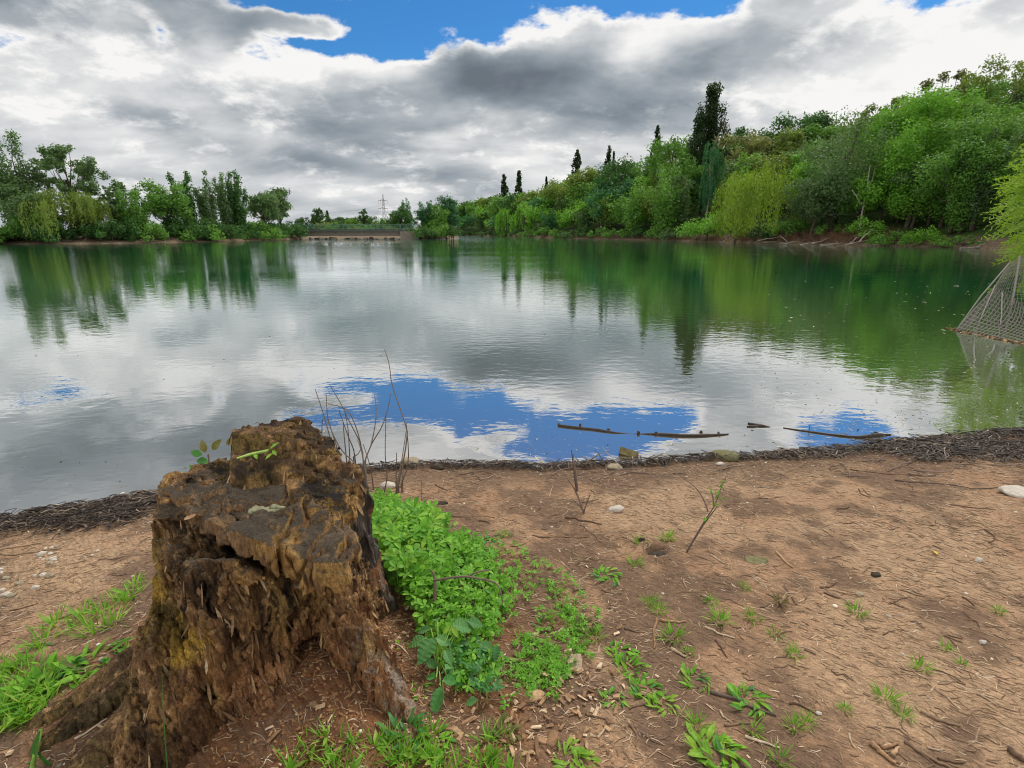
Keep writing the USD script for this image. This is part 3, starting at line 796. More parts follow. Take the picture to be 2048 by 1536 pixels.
TL(62, 405, 80, 2, 'shrub', 'mid', 'green shrub at the waterline left of the hanging willow', name='shrub', cat='shrub')
TL(212, 372, 46, 5, 'open', 'grey', 'thin twiggy willow right of the hanging willow', name='willow_tree', dens=3.0)
TL(228, 360, 56, 6, 'feather', 'grey', 'narrow grey green willow left of the bush with rubble in front', name='willow_tree')
TL(264, 373, 64, 4, 'feather', 'mid', 'green willow standing above the low bush on the left bank', name='willow_tree')
TL(292, 432, 62, 2, 'shrub', 'mid', 'low round green bush on the left bank beside the grassy gap', name='shrub', cat='shrub')
TL(322, 358, 88, 6, 'round', 'mid', 'domed willow with slanting limbs in the middle of the left bank', name='willow_tree', lean=0.02)
TL(364, 342, 52, 7, 'feather', 'dark', 'spired willow just right of the domed willow', name='willow_tree')
TL(403, 340, 50, 6, 'feather', 'grey', 'spired willow in the middle of three spired ones', name='willow_tree')
TL(440, 345, 48, 6, 'feather', 'grey', 'spired willow with bare twigs at its left side', name='willow_tree', dens=1.8)
TL(464, 340, 56, 5, 'feather', 'dark', 'spired willow nearest to the gap before the bridge tree', name='willow_tree')
TL(520, 385, 60, 4, 'round', 'grey', 'left half of the round tree pair beside the bridge', name='bushy_tree')
TL(551, 374, 78, 5, 'round', 'grey', 'round tree beside the left end of the bridge', name='bushy_tree')
for i, (px, py, w, col) in enumerate([(215, 440, 50, 'dark'), (250, 436, 50, 'dark'), (345, 440, 50, 'dark'), (395, 446, 60, 'mid'), (430, 442, 60, 'dark'), (470, 440, 70, 'dark'), (510, 446, 60, 'mid'), (545, 444, 60, 'dark'), (578, 448, 44, 'dark'), (100, 440, 70, 'dark'), (165, 446, 50, 'dark'), (375, 436, 70, 'dark')]):
    word = 'dark green' if col == 'dark' else 'mid green'
    spot = 'under the airy tree' if px < 190 else 'beside the low round bush' if px < 300 else 'under the domed and spired willows' if px < 450 else 'close to the bridge'
    TL(px, py - 13, w * 1.35, 2.0 + (i % 3), 'shrub', col, '%s undergrowth bush on the left bank %s' % (word, spot), group='%s bushes on the left bank %s' % (word, spot), name='shrub', cat='shrub')
STONE = bark_material('rubble_stone', (0.30, 0.27, 0.23), 4.0)
def rock(c, r, seed, flat=0.6):
    m = trimesh.creation.icosphere(2, 1.0)
    v = np.array(m.vertices)
    v *= (0.45 + 1.1 * fbm(v * 1.5 + seed * 7.1, 3, seed))[:, None]
    v = np.sign(v) * np.abs(v) ** 0.85
    k = np.random.default_rng(seed).uniform(0.7, 1.3, 3) * [1, 1, flat]
    return v * k * r + np.asarray(c), np.array(m.faces)
for i in range(34):
    r = np.random.default_rng(3000 + i)
    px = r.uniform(180, 430)
    p = on_z(px, np.interp(px, [0, 150, 300, 450, 540], [488.5, 488, 486, 483, 480.5]) - r.uniform(0.2, 2.2))
    put('rubble_stone', rock([p[0], p[1], 0.12], r.uniform(0.12, 0.28), 3000 + i), STONE, loc=p, smooth=40, label='pale rubble stone on the waterline of the left bank', cat='stone', group='rubble stones along the left bank')
p0, p1 = at_y(105, 485, 74), at_y(165, 482, 75)
p0[2] = p1[2] = 0.32
t = thing('driftwood_branch', p0, 'long pale log lying on the left bank before the hanging willow', 'driftwood')
put('branch', tube([p0, (p0 + p1) / 2 + [0, 0, 0.1], p1], [0.12, 0.1, 0.05], 6), WOOD_PALE, t, smooth=True)
put('side_twig', tube([p1, p1 + [0.4, 0, 0.2], p1 + [0.7, 0.1, 0.5]], [0.05, 0.03, 0.01], 5), WOOD_PALE, t, smooth=True)

# ------------------------------------------------------------------ spit, bridge and far trees
_fx = np.linspace(-64, -19.5, 70)
_rows = [(125.0, -0.35), (126.5, 0.02), (128.0, 0.35), (131.0, 0.55), (140.0, 0.6), (200.0, 0.6), (262.0, 0.55)]
_V = np.array([[x * y / 128.0 if y > 131 else x, y + 1.2 * math.sin(x * 0.9) * (y < 135), z] for y, z in _rows for x in _fx])
_V[:, 2] += (fbm(_V * [0.9, 0.9, 0], 3, 85) - 0.5) * 0.3 * (_V[:, 2] > 0)
put('far_bank', (_V, grid_faces(len(_rows), len(_fx))), BANK, smooth=True, kind='structure')
def TF(px, py, w, Y, style, col, label, group=None, **k):
    return plant(px, py, w, 0, style, col, label, group, depth=Y, z0=0.4, leafpx=1.6, **k)
TF(858, 402, 52, 122, 'feather', 'deep', 'feathery tree at the right end of the bridge', name='willow_tree')
TF(890, 394, 46, 124, 'round', 'deep', 'tallest round tree on the spit right of the bridge', name='bushy_tree')
TF(905, 410, 34, 126, 'round', 'deep', 'small round tree at the tip of the spit', name='bushy_tree')
TF(868, 428, 60, 119, 'shrub', 'mid', 'grey green bush hanging over the tip of the spit', name='shrub', cat='shrub')
TF(898, 446, 36, 118, 'shrub', 'dark', 'low bush at the end of the spit', name='shrub', cat='shrub')
TF(846, 414, 50, 121, 'dense', 'deep', 'dense blue green tree directly right of the bridge', name='bushy_tree')
TF(876, 408, 60, 121, 'dense', 'mid', 'dense mid green tree in the middle of the spit', name='bushy_tree')
TF(901, 402, 44, 123, 'dense', 'deep', 'dense tree at the outer end of the spit', name='bushy_tree')
TF(882, 441, 62, 117.5, 'shrub', 'mid', 'wide low bush on the shore of the spit', name='shrub', cat='shrub')
TF(852, 448, 50, 116, 'shrub', 'dark', 'dark bush on the shore of the spit next to the bridge', name='shrub', cat='shrub')
TF(906, 449, 30, 119, 'shrub', 'dark', 'small dark bush at the very tip of the spit', name='shrub', cat='shrub')
TF(835, 446, 40, 119, 'shrub', 'mid', 'bush beside the right abutment of the bridge', name='shrub', cat='shrub')
TF(803, 408, 54, 140, 'dense', 'dark', 'dark dome shaped tree behind the right end of the bridge', name='dark_tree')
TF(812, 396, 34, 150, 'feather', 'deep', 'pale tree top rising behind the dark dome shaped tree', name='willow_tree')
TF(636, 418, 30, 170, 'round', 'far', 'bushy far tree behind the left part of the bridge railing', name='far_tree')
TF(654, 421, 12, 180, 'poplar', 'far', 'narrow far tree beside the bushy far tree behind the bridge', name='far_tree')
TF(724, 417, 26, 175, 'open', 'far', 'airy far tree left of the pylon', name='far_tree', dens=4)
TF(652, 438, 34, 150, 'shrub', 'olive', 'yellowish bush behind the left part of the bridge railing', name='shrub', cat='shrub')
for i, px in enumerate(range(598, 800, 15)):
    r = np.random.default_rng(4000 + i)
    TF(px + r.uniform(-4, 4), r.uniform(429, 436), r.uniform(22, 34), r.uniform(165, 240), 'dense', ['far', 'dark', 'far', 'mid'][i % 4], 'low far tree of the line seen over the bridge railing', 'far trees over the bridge', name='far_tree')
for i, px in enumerate(list(range(600, 830, 17))):
    r = np.random.default_rng(4100 + i)
    TF(px + r.uniform(-4, 4), r.uniform(440, 447), r.uniform(24, 36), r.uniform(140, 155), 'shrub', ['mid', 'far', 'olive', 'mid'][i % 4], 'bush just behind the bridge railing', 'bushes behind the bridge', name='shrub', cat='shrub')
for i, px in enumerate(range(-20, 620, 24)):
    r = np.random.default_rng(4200 + i)
    TF(px + r.uniform(-5, 5), r.uniform(448, 456), r.uniform(34, 50), r.uniform(260, 330), 'shrub', 'far', 'low distant tree seen between the trunks of the left bank', 'distant trees behind the left bank', name='far_tree', dens=1.2)
def plain(name, base, rough=0.7, scale=8.0, vary=0.25, bump=0.0, metal=0.0):
    g = Graph()
    pos = g.add('geometry', 'position')
    n = g.noise(pos, scale, 5, 0.65)
    base = np.array(base, float)
    col = g.ramp(n, [(0.28, base * (1 - vary)), (0.5, base), (0.75, base * (1 + vary))])
    k = dict(base_color=col, roughness=rough, specular_ior_level=0.3, metallic=metal)
    if bump:
        k['normal'] = g.add('bump', 'normal', height=n, strength=0.7, distance=bump)
    return g.build(name, surface=g.add('principled_bsdf', 'BSDF', **k))
CONCRETE = plain('bridge_concrete', (0.17, 0.145, 0.115), 0.9, 1.2, 0.3)
CONCRETE_DARK = plain('bridge_fascia', (0.075, 0.085, 0.07), 0.9, 1.0, 0.3)
RAIL = plain('railing_paint', (0.10, 0.20, 0.14), 0.5)
BY = 118.0
b0, b1 = at_y(560, 459, BY), at_y(836, 459, BY)
xa, xb = b0[0], b1[0]
zd = 2.05
bridge = thing('bridge', ((xa + xb) / 2, BY, 0), 'low concrete footbridge with green railing across the far arm of the lake', 'bridge')
put('deck', box([xa, BY, zd - 0.45], [xb, BY + 3.0, zd]), CONCRETE_DARK, bridge)
put('girder', box([xa + 0.3, BY + 0.35, 0.62], [xb - 0.3, BY + 2.6, zd - 0.452]), CONCRETE, bridge)
for px0, px1, zt in ((556, 585, 1.62), (801, 838, 1.70)):
    x0, x1 = at_y(px0, 465, BY)[0], at_y(px1, 465, BY)[0]
    put('abutment', box([x0, BY - 0.5, -0.5], [x1, BY + 3.4, zt - 0.06]), CONCRETE, bridge)
n = 24
for i in range(n + 1):
    x = xa + (xb - xa) * i / n
    put('post', box([x - 0.045, BY + 0.05, zd], [x + 0.045, BY + 0.13, zd + 1.08]), RAIL, bridge)
for z in (0.14, 1.0):
    put('handrail' if z > 0.5 else 'bottom_rail', box([xa, BY + 0.06, zd + z], [xb, BY + 0.12, zd + z + 0.07]), RAIL, bridge)
put('baluster', merge([box([x - 0.012, BY + 0.08, zd + 0.21], [x + 0.012, BY + 0.10, zd + 1.0]) for x in np.arange(xa + 0.13, xb, 0.14)]), RAIL, bridge, kind='stuff')
for i in range(70):
    r = np.random.default_rng(5000 + i)
    x = at_y(r.uniform(572, 812), 470, BY)[0]
    put('rubble_stone', rock([x, BY + r.uniform(0.0, 4.0), r.uniform(0.0, 0.16)], r.uniform(0.2, 0.5), 5000 + i, 0.5), STONE, loc=[x, BY, 0], smooth=40, label='brown rubble stone on the sill under the bridge', cat='stone', group='rubble stones under the bridge')
# pylon and its cables
PY = 640.0
pt = at_y(765.5, 388, PY)
STEEL = plain('pylon_steel', (0.30, 0.28, 0.27), 0.6)
pyl = thing('pylon', (pt[0], PY, 0.6), 'lattice electricity pylon on the horizon behind the bridge', 'pylon')
legs = []
zs = np.linspace(0.6, pt[2], 10)
half = lambda z: 0.15 + 2.4 * (1 - z / pt[2])
for sx_, sy_ in ((-1, -1), (1, -1), (1, 1), (-1, 1)):
    legs.append(tube([[pt[0] + sx_ * half(z), PY + sy_ * half(z), z] for z in zs], 0.15, 4))
put('leg', merge(legs), STEEL, pyl)
br = []
for z0, z1 in zip(zs[:-1], zs[1:]):
    for s in (-1, 1):
        br.append(tube([[pt[0] - s * half(z0), PY - half(z0), z0], [pt[0] + s * half(z1), PY - half(z1), z1]], 0.08, 3))
        br.append(tube([[pt[0] - s * half(z0), PY + half(z0), z0], [pt[0] + s * half(z1), PY + half(z1), z1]], 0.08, 3))
put('bracing', merge(br), STEEL, pyl)
for py, w in ((401, 16.5), (417, 18.5)):
    c = at_y(765.5, py, PY)
    hw = w / 2 / FPX * PY
    arm = [tube([[c[0] - hw, PY, c[2]], [c[0], PY, c[2] + 0.9], [c[0] + hw, PY, c[2]]], 0.16, 4), tube([[c[0] - hw, PY, c[2]], [c[0] + hw, PY, c[2]]], 0.18, 4)]
    put('cross_arm', merge(arm), STEEL, pyl)
    for s in (-1, 0.45, 1, -0.45):
        put('insulator', tube([[c[0] + s * hw, PY, c[2]], [c[0] + s * hw, PY, c[2] - 4.2]], 0.14, 4), STEEL, pyl)
        end = at_y(640 - 30 * abs(s), py + 20, PY + 260)
        tt = np.linspace(0, 1, 14)
        a = np.array([c[0] + s * hw, PY, c[2] - 4.2])
        line = a + (end - a) * tt[:, None]; line[:, 2] -= 5.5 * 4 * tt * (1 - tt)
        put('power_line', tube(line, 0.05, 3, False), STEEL, loc=a, label='thin cable running left from the pylon', cat='cable', group='pylon cables')
# ------------------------------------------------------------------ the stump
def surface_nets(f, lo, h):
    """mesh of the zero level of a sampled field (negative inside)"""
    s = f < 0
    n = np.array(f.shape)
    acc = np.zeros(tuple(n - 1) + (3,), np.float32); cnt = np.zeros(tuple(n - 1), np.float32)
    sl = lambda o, k: tuple(slice(o[i], o[i] + n[i] - 1 if i != k else o[i] + n[i] - 1) for i in range(3))
    for ax in range(3):
        others = [i for i in range(3) if i != ax]
        for oa in (0, 1):
            for ob in (0, 1):
                o0 = [0, 0, 0]; o0[others[0]] = oa; o0[others[1]] = ob
                o1 = list(o0); o1[ax] = 1
                a, b = f[sl(o0, ax)], f[sl(o1, ax)]
                m = (a < 0) != (b < 0)
                t = np.where(m, a / np.where(m, a - b, 1), 0)
                cnt += m
                acc[..., ax] += t
                acc[..., others[0]] += oa * m
                acc[..., others[1]] += ob * m
    cell = cnt > 0
    idx = -np.ones(cell.shape, np.int64); idx[cell] = np.arange(cell.sum())
    v = (np.argwhere(cell) + acc[cell] / cnt[cell][:, None]) * h + lo
    faces = []
    for ax in range(3):
        b, c = (ax + 1) % 3, (ax + 2) % 3
        a0 = [slice(1, k - 1) for k in n]; a0[ax] = slice(0, n[ax] - 1)
        a1 = list(a0); a1[ax] = slice(1, n[ax])
        s0, s1 = s[tuple(a0)], s[tuple(a1)]
        e = np.argwhere(s0 != s1)
        if not len(e):
            continue
        flip = s0[tuple(e.T)]
        e = e + [0 if i == ax else 1 for i in range(3)]
        q = []
        for db, dc in ((-1, -1), (0, -1), (0, 0), (-1, 0)):
            k = e.copy(); k[:, b] += db; k[:, c] += dc
            q.append(idx[tuple(k.T)])
        q = np.stack(q, 1)
        q[~flip] = q[~flip][:, ::-1]
        faces.append(q)
    q = np.vstack(faces)
    q = q[(q >= 0).all(1)]
    return v, np.vstack([q[:, [0, 1, 2]], q[:, [0, 2, 3]]])

def voxel_mesh(lo, hi, h, base, detail, band, whole=False):
    lo, hi = np.array(lo, float), np.array(hi, float)
    ax = [lo[i] + h * np.arange(3 * int(np.ceil((hi[i] - lo[i]) / h / 3))) for i in range(3)]
    G = np.stack(np.meshgrid(*ax, indexing='ij'), -1)
    if whole:
        f = base(G).astype(np.float32)
    else:                                                  # every third sample first, then all of them near the surface
        f = base(G[1::3, 1::3, 1::3]).astype(np.float32)
        for k in range(3):
            f = np.repeat(f, 3, axis=k)
        m = np.abs(f) < band + 2.4 * h
        f[m] = base(G[m]).astype(np.float32)
    near = np.abs(f) < band
    f[near] += detail(G[near]).astype(np.float32)
    for k in range(3):
        f[tuple(slice(None) if i != k else [0, -1] for i in range(3))] = 1.0
    return surface_nets(f, lo, h)

def vnormals(v, f):
    return meshkit.arrays((v, f), True)[2]

def displaced(v, f, layers):
    for freq, amp, oct_, seed in layers:
        n = vnormals(v, f)
        v = v + n * ((fbm(v * np.asarray(freq), oct_, seed) - 0.5) * 2 * amp)[:, None]
    return v

def smin(a, b, k):
    h = np.clip(0.5 + 0.5 * (b - a) / k, 0, 1)
    return b + (a - b) * h - k * h * (1 - h)

def capsule(p, a, b, ra, rb):
    a, b = np.asarray(a), np.asarray(b)
    d = b - a
    t = np.clip(((p - a) @ d) / (d @ d), 0, 1)
    return np.linalg.norm(p - a - t[..., None] * d, axis=-1) - (ra + (rb - ra) * t)

CX, CY = -0.775, 1.445
def top_height(u, v):
    bl = -0.085 - 0.42 * np.clip(v, 0, 0.4)                       # left side of the raised block
    front = 0.012 + 0.02 * np.sin(u * 31) - 0.07 * smooth01(u, 0.06, 0.14)
    blk = smooth01(u, bl - 0.012, bl + 0.012) * smooth01(v, front - 0.012, front + 0.016)
    tier = smooth01(v + 0.15 * u, 0.10, 0.135)
    hb = 0.895 + 0.05 * tier - 0.45 * np.clip(u - 0.06, 0, 0.14) + 0.10 * np.clip(v, 0, 0.12)
    ledge = 0.826 - 0.05 * u + 0.015 * smooth01(-u, 0.10, 0.24)
    low = smooth01(-v - 0.10 * u, 0.115, 0.165)                     # in front of the ledge the wall is broken away
    rimz = 0.792 + 0.22 * np.clip(-u, 0, 0.25) - 0.36 * np.clip(u, 0, 0.3)
    hh = ledge + (rimz - ledge) * low
    return hh + (hb - hh) * blk

def trunk_base(p):
    x, y, z = p[..., 0], p[..., 1], p[..., 2]
    t = np.clip((z - 0.24) / 0.7, 0, 1)
    u, v = x - (CX - 0.02 * (1 - t)), y - CY
    th = np.arctan2(v, u)
    flare = np.exp(-np.clip(z - 0.22, 0, 9) / 0.13)
    R = 0.285 - 0.02 * t + 0.13 * flare * (0.8 + 0.45 * np.cos(3 * th + 0.6) + 0.25 * np.cos(5 * th - 1.0))
    R = R - 0.075 * np.exp(-((th - 0.15) / 0.75) ** 2) * smooth01(0.80 - z, 0.0, 0.22)
    R = R + 0.012 * np.sin(4 * th + 2) + 0.010 * np.sin(9 * th + 6 * z)
    # rotten hollow low on the front right
    dth = np.angle(np.exp(1j * (th + 0.66)))
    R = R - 0.12 * np.exp(-(dth / 0.34) ** 2) * smooth01(0.56 - z, 0.0, 0.22)
    d = (np.hypot(u, v) - R) * 0.85
    d = np.maximum(d, (z - top_height(x - CX, v)) * 0.9)
    # dark undercut behind the front wall, below the overhanging slab
    gx = x - CX
    mid_v = -0.195 - 0.05 * gx + 0.015 * np.sin(gx * 17)
    gz = 0.785 - 0.36 * np.clip(gx, 0, 0.3) + 0.15 * np.clip(-gx, 0, 0.3)
    groove = np.hypot((v - mid_v) / 1.25, (z - gz) / 1.1) - 0.062 * smooth01(gx, -0.30, -0.08)
    d = np.maximum(d, -groove)
    # roots
    for a, b, ra, rb in ROOTS:
        d = smin(d, capsule(p, a, b, ra, rb), 0.035)
    return d
ROOTS = [((-0.60, 1.40, 0.60), (-0.47, 1.29, 0.44), 0.085, 0.058), ((-0.47, 1.29, 0.44), (-0.315, 1.195, 0.255), 0.056, 0.034),
         ((-1.02, 1.38, 0.42), (-1.17, 1.29, 0.33), 0.050, 0.042), ((-1.17, 1.29, 0.33), (-1.37, 1.165, 0.235), 0.040, 0.028),
         ((-1.12, 1.26, 0.315), (-1.27, 1.10, 0.255), 0.046, 0.030), ((-1.00, 1.17, 0.33), (-1.13, 0.985, 0.265), 0.06, 0.030),
         ((-0.93, 1.24, 0.48), (-0.935, 1.11, 0.20), 0.115, 0.145), ((-0.60, 1.52, 0.56), (-0.475, 1.60, 0.24), 0.055, 0.035)]

def ridged(p, freq, seed, o=3):
    return 1 - np.abs(fbm(p * np.asarray(freq), o, seed) * 2 - 1) * 2

def trunk_detail(p):
    u, v, z = p[:, 0] - CX, p[:, 1] - CY, p[:, 2]
    top = top_height(u, v)
    on_top = smooth01(z - top, -0.035, -0.005)
    left = smooth01(-u - 0.25 * (-v), 0.0, 0.14)
    # fibres and flakes of the rotten front wall
    w = p + (fbm(p * 6.0, 2, 101)[:, None] - 0.5) * 0.10
    fib = ridged(w + p[:, 2:3] * [0.35, 0.0, 0.0], (32, 32, 4.5), 103)
    flake = fbm(w * [52, 52, 9], 3, 105)
    d = -0.030 * (fib - 0.35) * (1 - 0.55 * left) * (1 - on_top)
    d = d - 0.046 * (flake - 0.5) * (1 - 0.5 * left) * (1 - on_top)
    pit = fbm(p * [25, 25, 9], 2, 107)
    front = smooth01(-v, 0.02, 0.16) * (1 - 0.75 * left) * (1 - on_top)
    d = d + 0.085 * smooth01(pit, 0.58, 0.72) * front
    # knobbly weathered left face with upright seams
    seam = ridged(p, (13, 13, 2.6), 109, 2)
    d = d + 0.030 * smooth01(seam, 0.72, 0.98) * left * (1 - on_top)
    d = d - 0.026 * (fbm(p * [11, 11, 5], 3, 111) - 0.5)
    calm = smooth01(0.46 - z, 0.0, 0.08) * smooth01(-u, 0.12, 0.25)
    d = d * (1 - 0.65 * calm)
    # weathered end grain on top: radial cracks and terraces
    th = np.arctan2(v, u) + 0.9 * (fbm(p * 7, 2, 113) - 0.5)
    crack = np.abs(np.sin(th * 6.0 + 2.0 * fbm(p * 5, 2, 115)))
    d = d + 0.035 * (1 - smooth01(crack, 0.0, 0.13)) * smooth01(np.hypot(u, v), 0.05, 0.16) * on_top
    lay = ridged(p, (16, 30, 55), 117)
    d = d - 0.020 * (lay - 0.3) * smooth01(v, -0.02, 0.03) * (0.4 + 0.6 * on_top)
    d = d - 0.034 * (fbm(p * [30, 30, 30], 3, 119) - 0.5) * smooth01(v, -0.05, 0.05)
    vc = ridged(w, (19, 19, 2.0), 195, 2)
    d = d + 0.036 * smooth01(vc, 0.84, 0.98) * (1 - on_top)
    for a, b, ra, rb in ROOTS[1:6]:                        # roots keep their bark: little decay
        d = d * (0.35 + 0.65 * smooth01(capsule(p, a, b, ra, rb), -0.01, 0.05))
    return d
tv, tf = voxel_mesh((-1.46, 0.86, 0.16), (-0.26, 1.86, 1.01), 0.0066, trunk_base, trunk_detail, 0.075)
tv, tf = trimesh.remesh.subdivide(tv, tf)
_w0 = 1 - smooth01(tv[:, 2] - top_height(tv[:, 0] - CX, tv[:, 1] - CY), -0.03, -0.005)
_n0 = vnormals(tv, tf)
_fl = ridged(tv + tv[:, 2:3] * [0.30, 0.0, 0.0] + (fbm(tv * 9.0, 2, 125)[:, None] - 0.5) * 0.05, (80, 80, 11), 127)
_calm = smooth01(0.44 - tv[:, 2], 0.0, 0.06) * smooth01(CX - tv[:, 0], 0.10, 0.22)
for _a, _b, _c2, _d2 in ROOTS[1:6]:
    _calm = np.maximum(_calm, 1 - smooth01(capsule(tv, _a, _b, _c2, _d2), 0.0, 0.04))
tv = tv + _n0 * (_w0 * (1 - 0.75 * _calm) * 0.011 * (_fl - 0.35))[:, None]
tv = displaced(tv, tf, [((120, 120, 16), 0.0055, 3, 121), ((210, 210, 50), 0.0018, 2, 123)])

def stump_color(v, f):
    n = vnormals(v, f)
    u, w, z = v[:, 0] - CX, v[:, 1] - CY, v[:, 2]
    a, b, c3 = fbm(v * 5.0, 3, 131), fbm(v * 19.0, 4, 133), fbm(v * 70.0, 3, 135)
    fib = fbm(v * [40, 40, 7], 3, 137)
    brown, dark, ochre, pale = np.array([0.215, 0.130, 0.070]), np.array([0.095, 0.058, 0.036]), np.array([0.36, 0.225, 0.085]), np.array([0.44, 0.32, 0.20])
    red = np.array([0.225, 0.105, 0.052])
    C = brown + (dark - brown) * smooth01(b, 0.46, 0.62)[:, None]
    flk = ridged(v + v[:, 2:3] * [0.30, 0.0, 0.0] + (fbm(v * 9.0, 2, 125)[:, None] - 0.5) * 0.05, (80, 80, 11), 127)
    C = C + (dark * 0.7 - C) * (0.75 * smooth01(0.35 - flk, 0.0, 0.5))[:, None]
    C = C + (ochre - C) * (0.65 * smooth01(fib + 0.25 * (a - 0.5), 0.54, 0.70))[:, None]
    C = C + (pale - C) * (0.55 * smooth01(c3, 0.60, 0.74))[:, None]
    front = smooth01(-w, 0.0, 0.14) * smooth01(u, -0.18, 0.02)
    C = C + (red - C) * (0.70 * front * smooth01(0.66 - z + 0.3 * (b - 0.5), 0.0, 0.30))[:, None]
    left = smooth01(-u + 0.35 * w + 0.25 * (a - 0.5), 0.06, 0.16)
    olive, lime, greyb = np.array([0.25, 0.18, 0.050]), np.array([0.36, 0.25, 0.052]), np.array([0.105, 0.088, 0.052])
    wall = 1 - smooth01(n[:, 2], 0.55, 0.85)
    zone = left * wall
    C = C + (olive - C) * (0.88 * zone * smooth01(a + 0.5 * (b - 0.5), 0.36, 0.55))[:, None]
    C = C + (greyb - C) * (0.85 * zone * smooth01(0.50 - z + 0.25 * (a - 0.5), -0.02, 0.10))[:, None]
    patch = np.exp(-(((v - [-0.865, 1.16, 0.56]) / [0.085, 0.12, 0.075]) ** 2).sum(1)) + 0.8 * np.exp(-(((v - [-1.02, 1.28, 0.64]) / [0.07, 0.1, 0.10]) ** 2).sum(1))
    C = C + (lime - C) * (0.95 * smooth01(patch + 0.5 * (b - 0.5), 0.30, 0.62))[:, None]
    rot = np.exp(-(((v - [-0.70, 1.16, 0.36]) / [0.10, 0.12, 0.10]) ** 2).sum(1))
    C = C + (np.array([0.36, 0.20, 0.115]) - C) * (0.9 * smooth01(rot + 0.5 * (fib - 0.5), 0.30, 0.55))[:, None]
    # dark ledge, grey brown top
    flat = smooth01(n[:, 2], 0.35, 0.75)
    ledge = flat * smooth01(0.875 - z, 0.0, 0.02) * smooth01(z, 0.66, 0.70)
    C = C + (np.array([0.062, 0.054, 0.046]) - C) * (0.88 * ledge * smooth01(b, 0.28, 0.46))[:, None]
    topz = flat * smooth01(z, 0.87, 0.895)
    C = C + (np.array([0.175, 0.105, 0.066]) - C) * (0.7 * topz)[:, None]
    C = C * (1 - 0.55 * topz * smooth01(fbm(v * [14, 30, 30], 3, 139), 0.48, 0.62))[:, None]
    mossy = (1 - flat) * smooth01(z, 0.78, 0.82) * smooth01(-u, -0.12, 0.0)
    C = C + (np.array([0.120, 0.098, 0.036]) - C) * (0.7 * mossy * smooth01(a, 0.4, 0.55))[:, None]
    tan = wall * smooth01(u, 0.02, 0.10) * smooth01(z, 0.50, 0.66) * smooth01(0.12 - w, 0.0, 0.1)
    C = C + (np.array([0.40, 0.265, 0.115]) - C) * (0.80 * tan * smooth01(fbm(v * [16, 16, 5], 3, 187), 0.40, 0.54))[:, None]
    black_patch = smooth01(fbm(v * [10, 10, 7], 3, 189), 0.56, 0.66) * smooth01(z, 0.45, 0.6)  # scattered blackish patches over the upper part of the stump
    C = C * (1 - 0.72 * black_patch)[:, None]
    # bleached ridge of the right root
    q = capsule(v, (-0.47, 1.285, 0.455), (-0.32, 1.205, 0.262), 0.0, 0.0)
    C = C * [1.22, 1.10, 0.86]
    C = C * (1 - 0.52 * smooth01(fbm(v * [9, 9, 6], 4, 183), 0.52, 0.66) * (1 - smooth01(patch, 0.2, 0.5)))[:, None]
    C = C + (np.array([0.40, 0.25, 0.085]) - C) * (0.65 * smooth01(fbm(v * [12, 12, 5], 4, 185), 0.56, 0.68) * wall)[:, None]
    C = C + (np.array([0.40, 0.34, 0.28]) - C) * (0.75 * smooth01(0.06 - q, 0.0, 0.03) * smooth01(n[:, 2] + 0.4 * n[:, 0], 0.1, 0.6) * smooth01(fib, 0.38, 0.5))[:, None]
    return np.clip(C * (0.62 + 0.80 * c3)[:, None], 0.008, 0.9)

def stump_material(name='stump_wood', strength=0.9):
    g = Graph()
    a = g.add('attribute', 'color', attribute='tone')
    pos = g.add('geometry', 'position')
    n = g.noise(pos, 260.0, 4, 0.65)
    f = g.noise(g.vmath('multiply', pos, (1.0, 1.0, 0.22)), 190.0, 4, 0.6)
    k = g.math('multiply', g.range(n, 0.32, 0.68, 0.55, 1.40, 'linear'), g.range(f, 0.32, 0.68, 0.60, 1.38, 'linear'))
    col = g.vmath('multiply', a, g.add('combine_xyz', 'vector', x=k, y=k, z=k))
    bump = g.add('bump', 'normal', height=g.math('add', n, f), strength=strength, distance=0.008)
    b = g.add('principled_bsdf', 'BSDF', base_color=col, roughness=0.82, specular_ior_level=0.3, normal=bump)
    return g.build(name, surface=b)
STUMP_WOOD = stump_material()
stump = thing('tree_stump', (CX, CY, 0.26), 'big rotten broken tree stump with dark ledge and spreading roots on the beach', 'tree stump')
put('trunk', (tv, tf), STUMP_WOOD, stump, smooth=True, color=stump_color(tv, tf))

# fibrous splinters peeling off the rotten wall
_rg = np.random.default_rng(401)
_tn = vnormals(tv, tf)
_ok = np.where((np.abs(_tn[:, 2]) < 0.55) & (tv[:, 2] > 0.30) & (_tn[:, 1] < 0.35) & (tv[:, 0] > CX - 0.34) & (tv[:, 0] < -0.30))[0]
_pk = _rg.choice(_ok, 900, replace=False)
_dn = np.array([0.18, 0, -1.0]) + _rg.normal(0, 0.22, (900, 3))
_dn -= _tn[_pk] * (_dn * _tn[_pk]).sum(1, keepdims=True)
SPLINTERS = (tv[_pk] + _tn[_pk] * 0.001, _dn + _tn[_pk] * _rg.uniform(-0.05, 0.25, (900, 1)), _tn[_pk], _rg.uniform(0.018, 0.062, 900), _rg.uniform(0.004, 0.012, 900), _rg.uniform(-0.25, 0.12, 900))

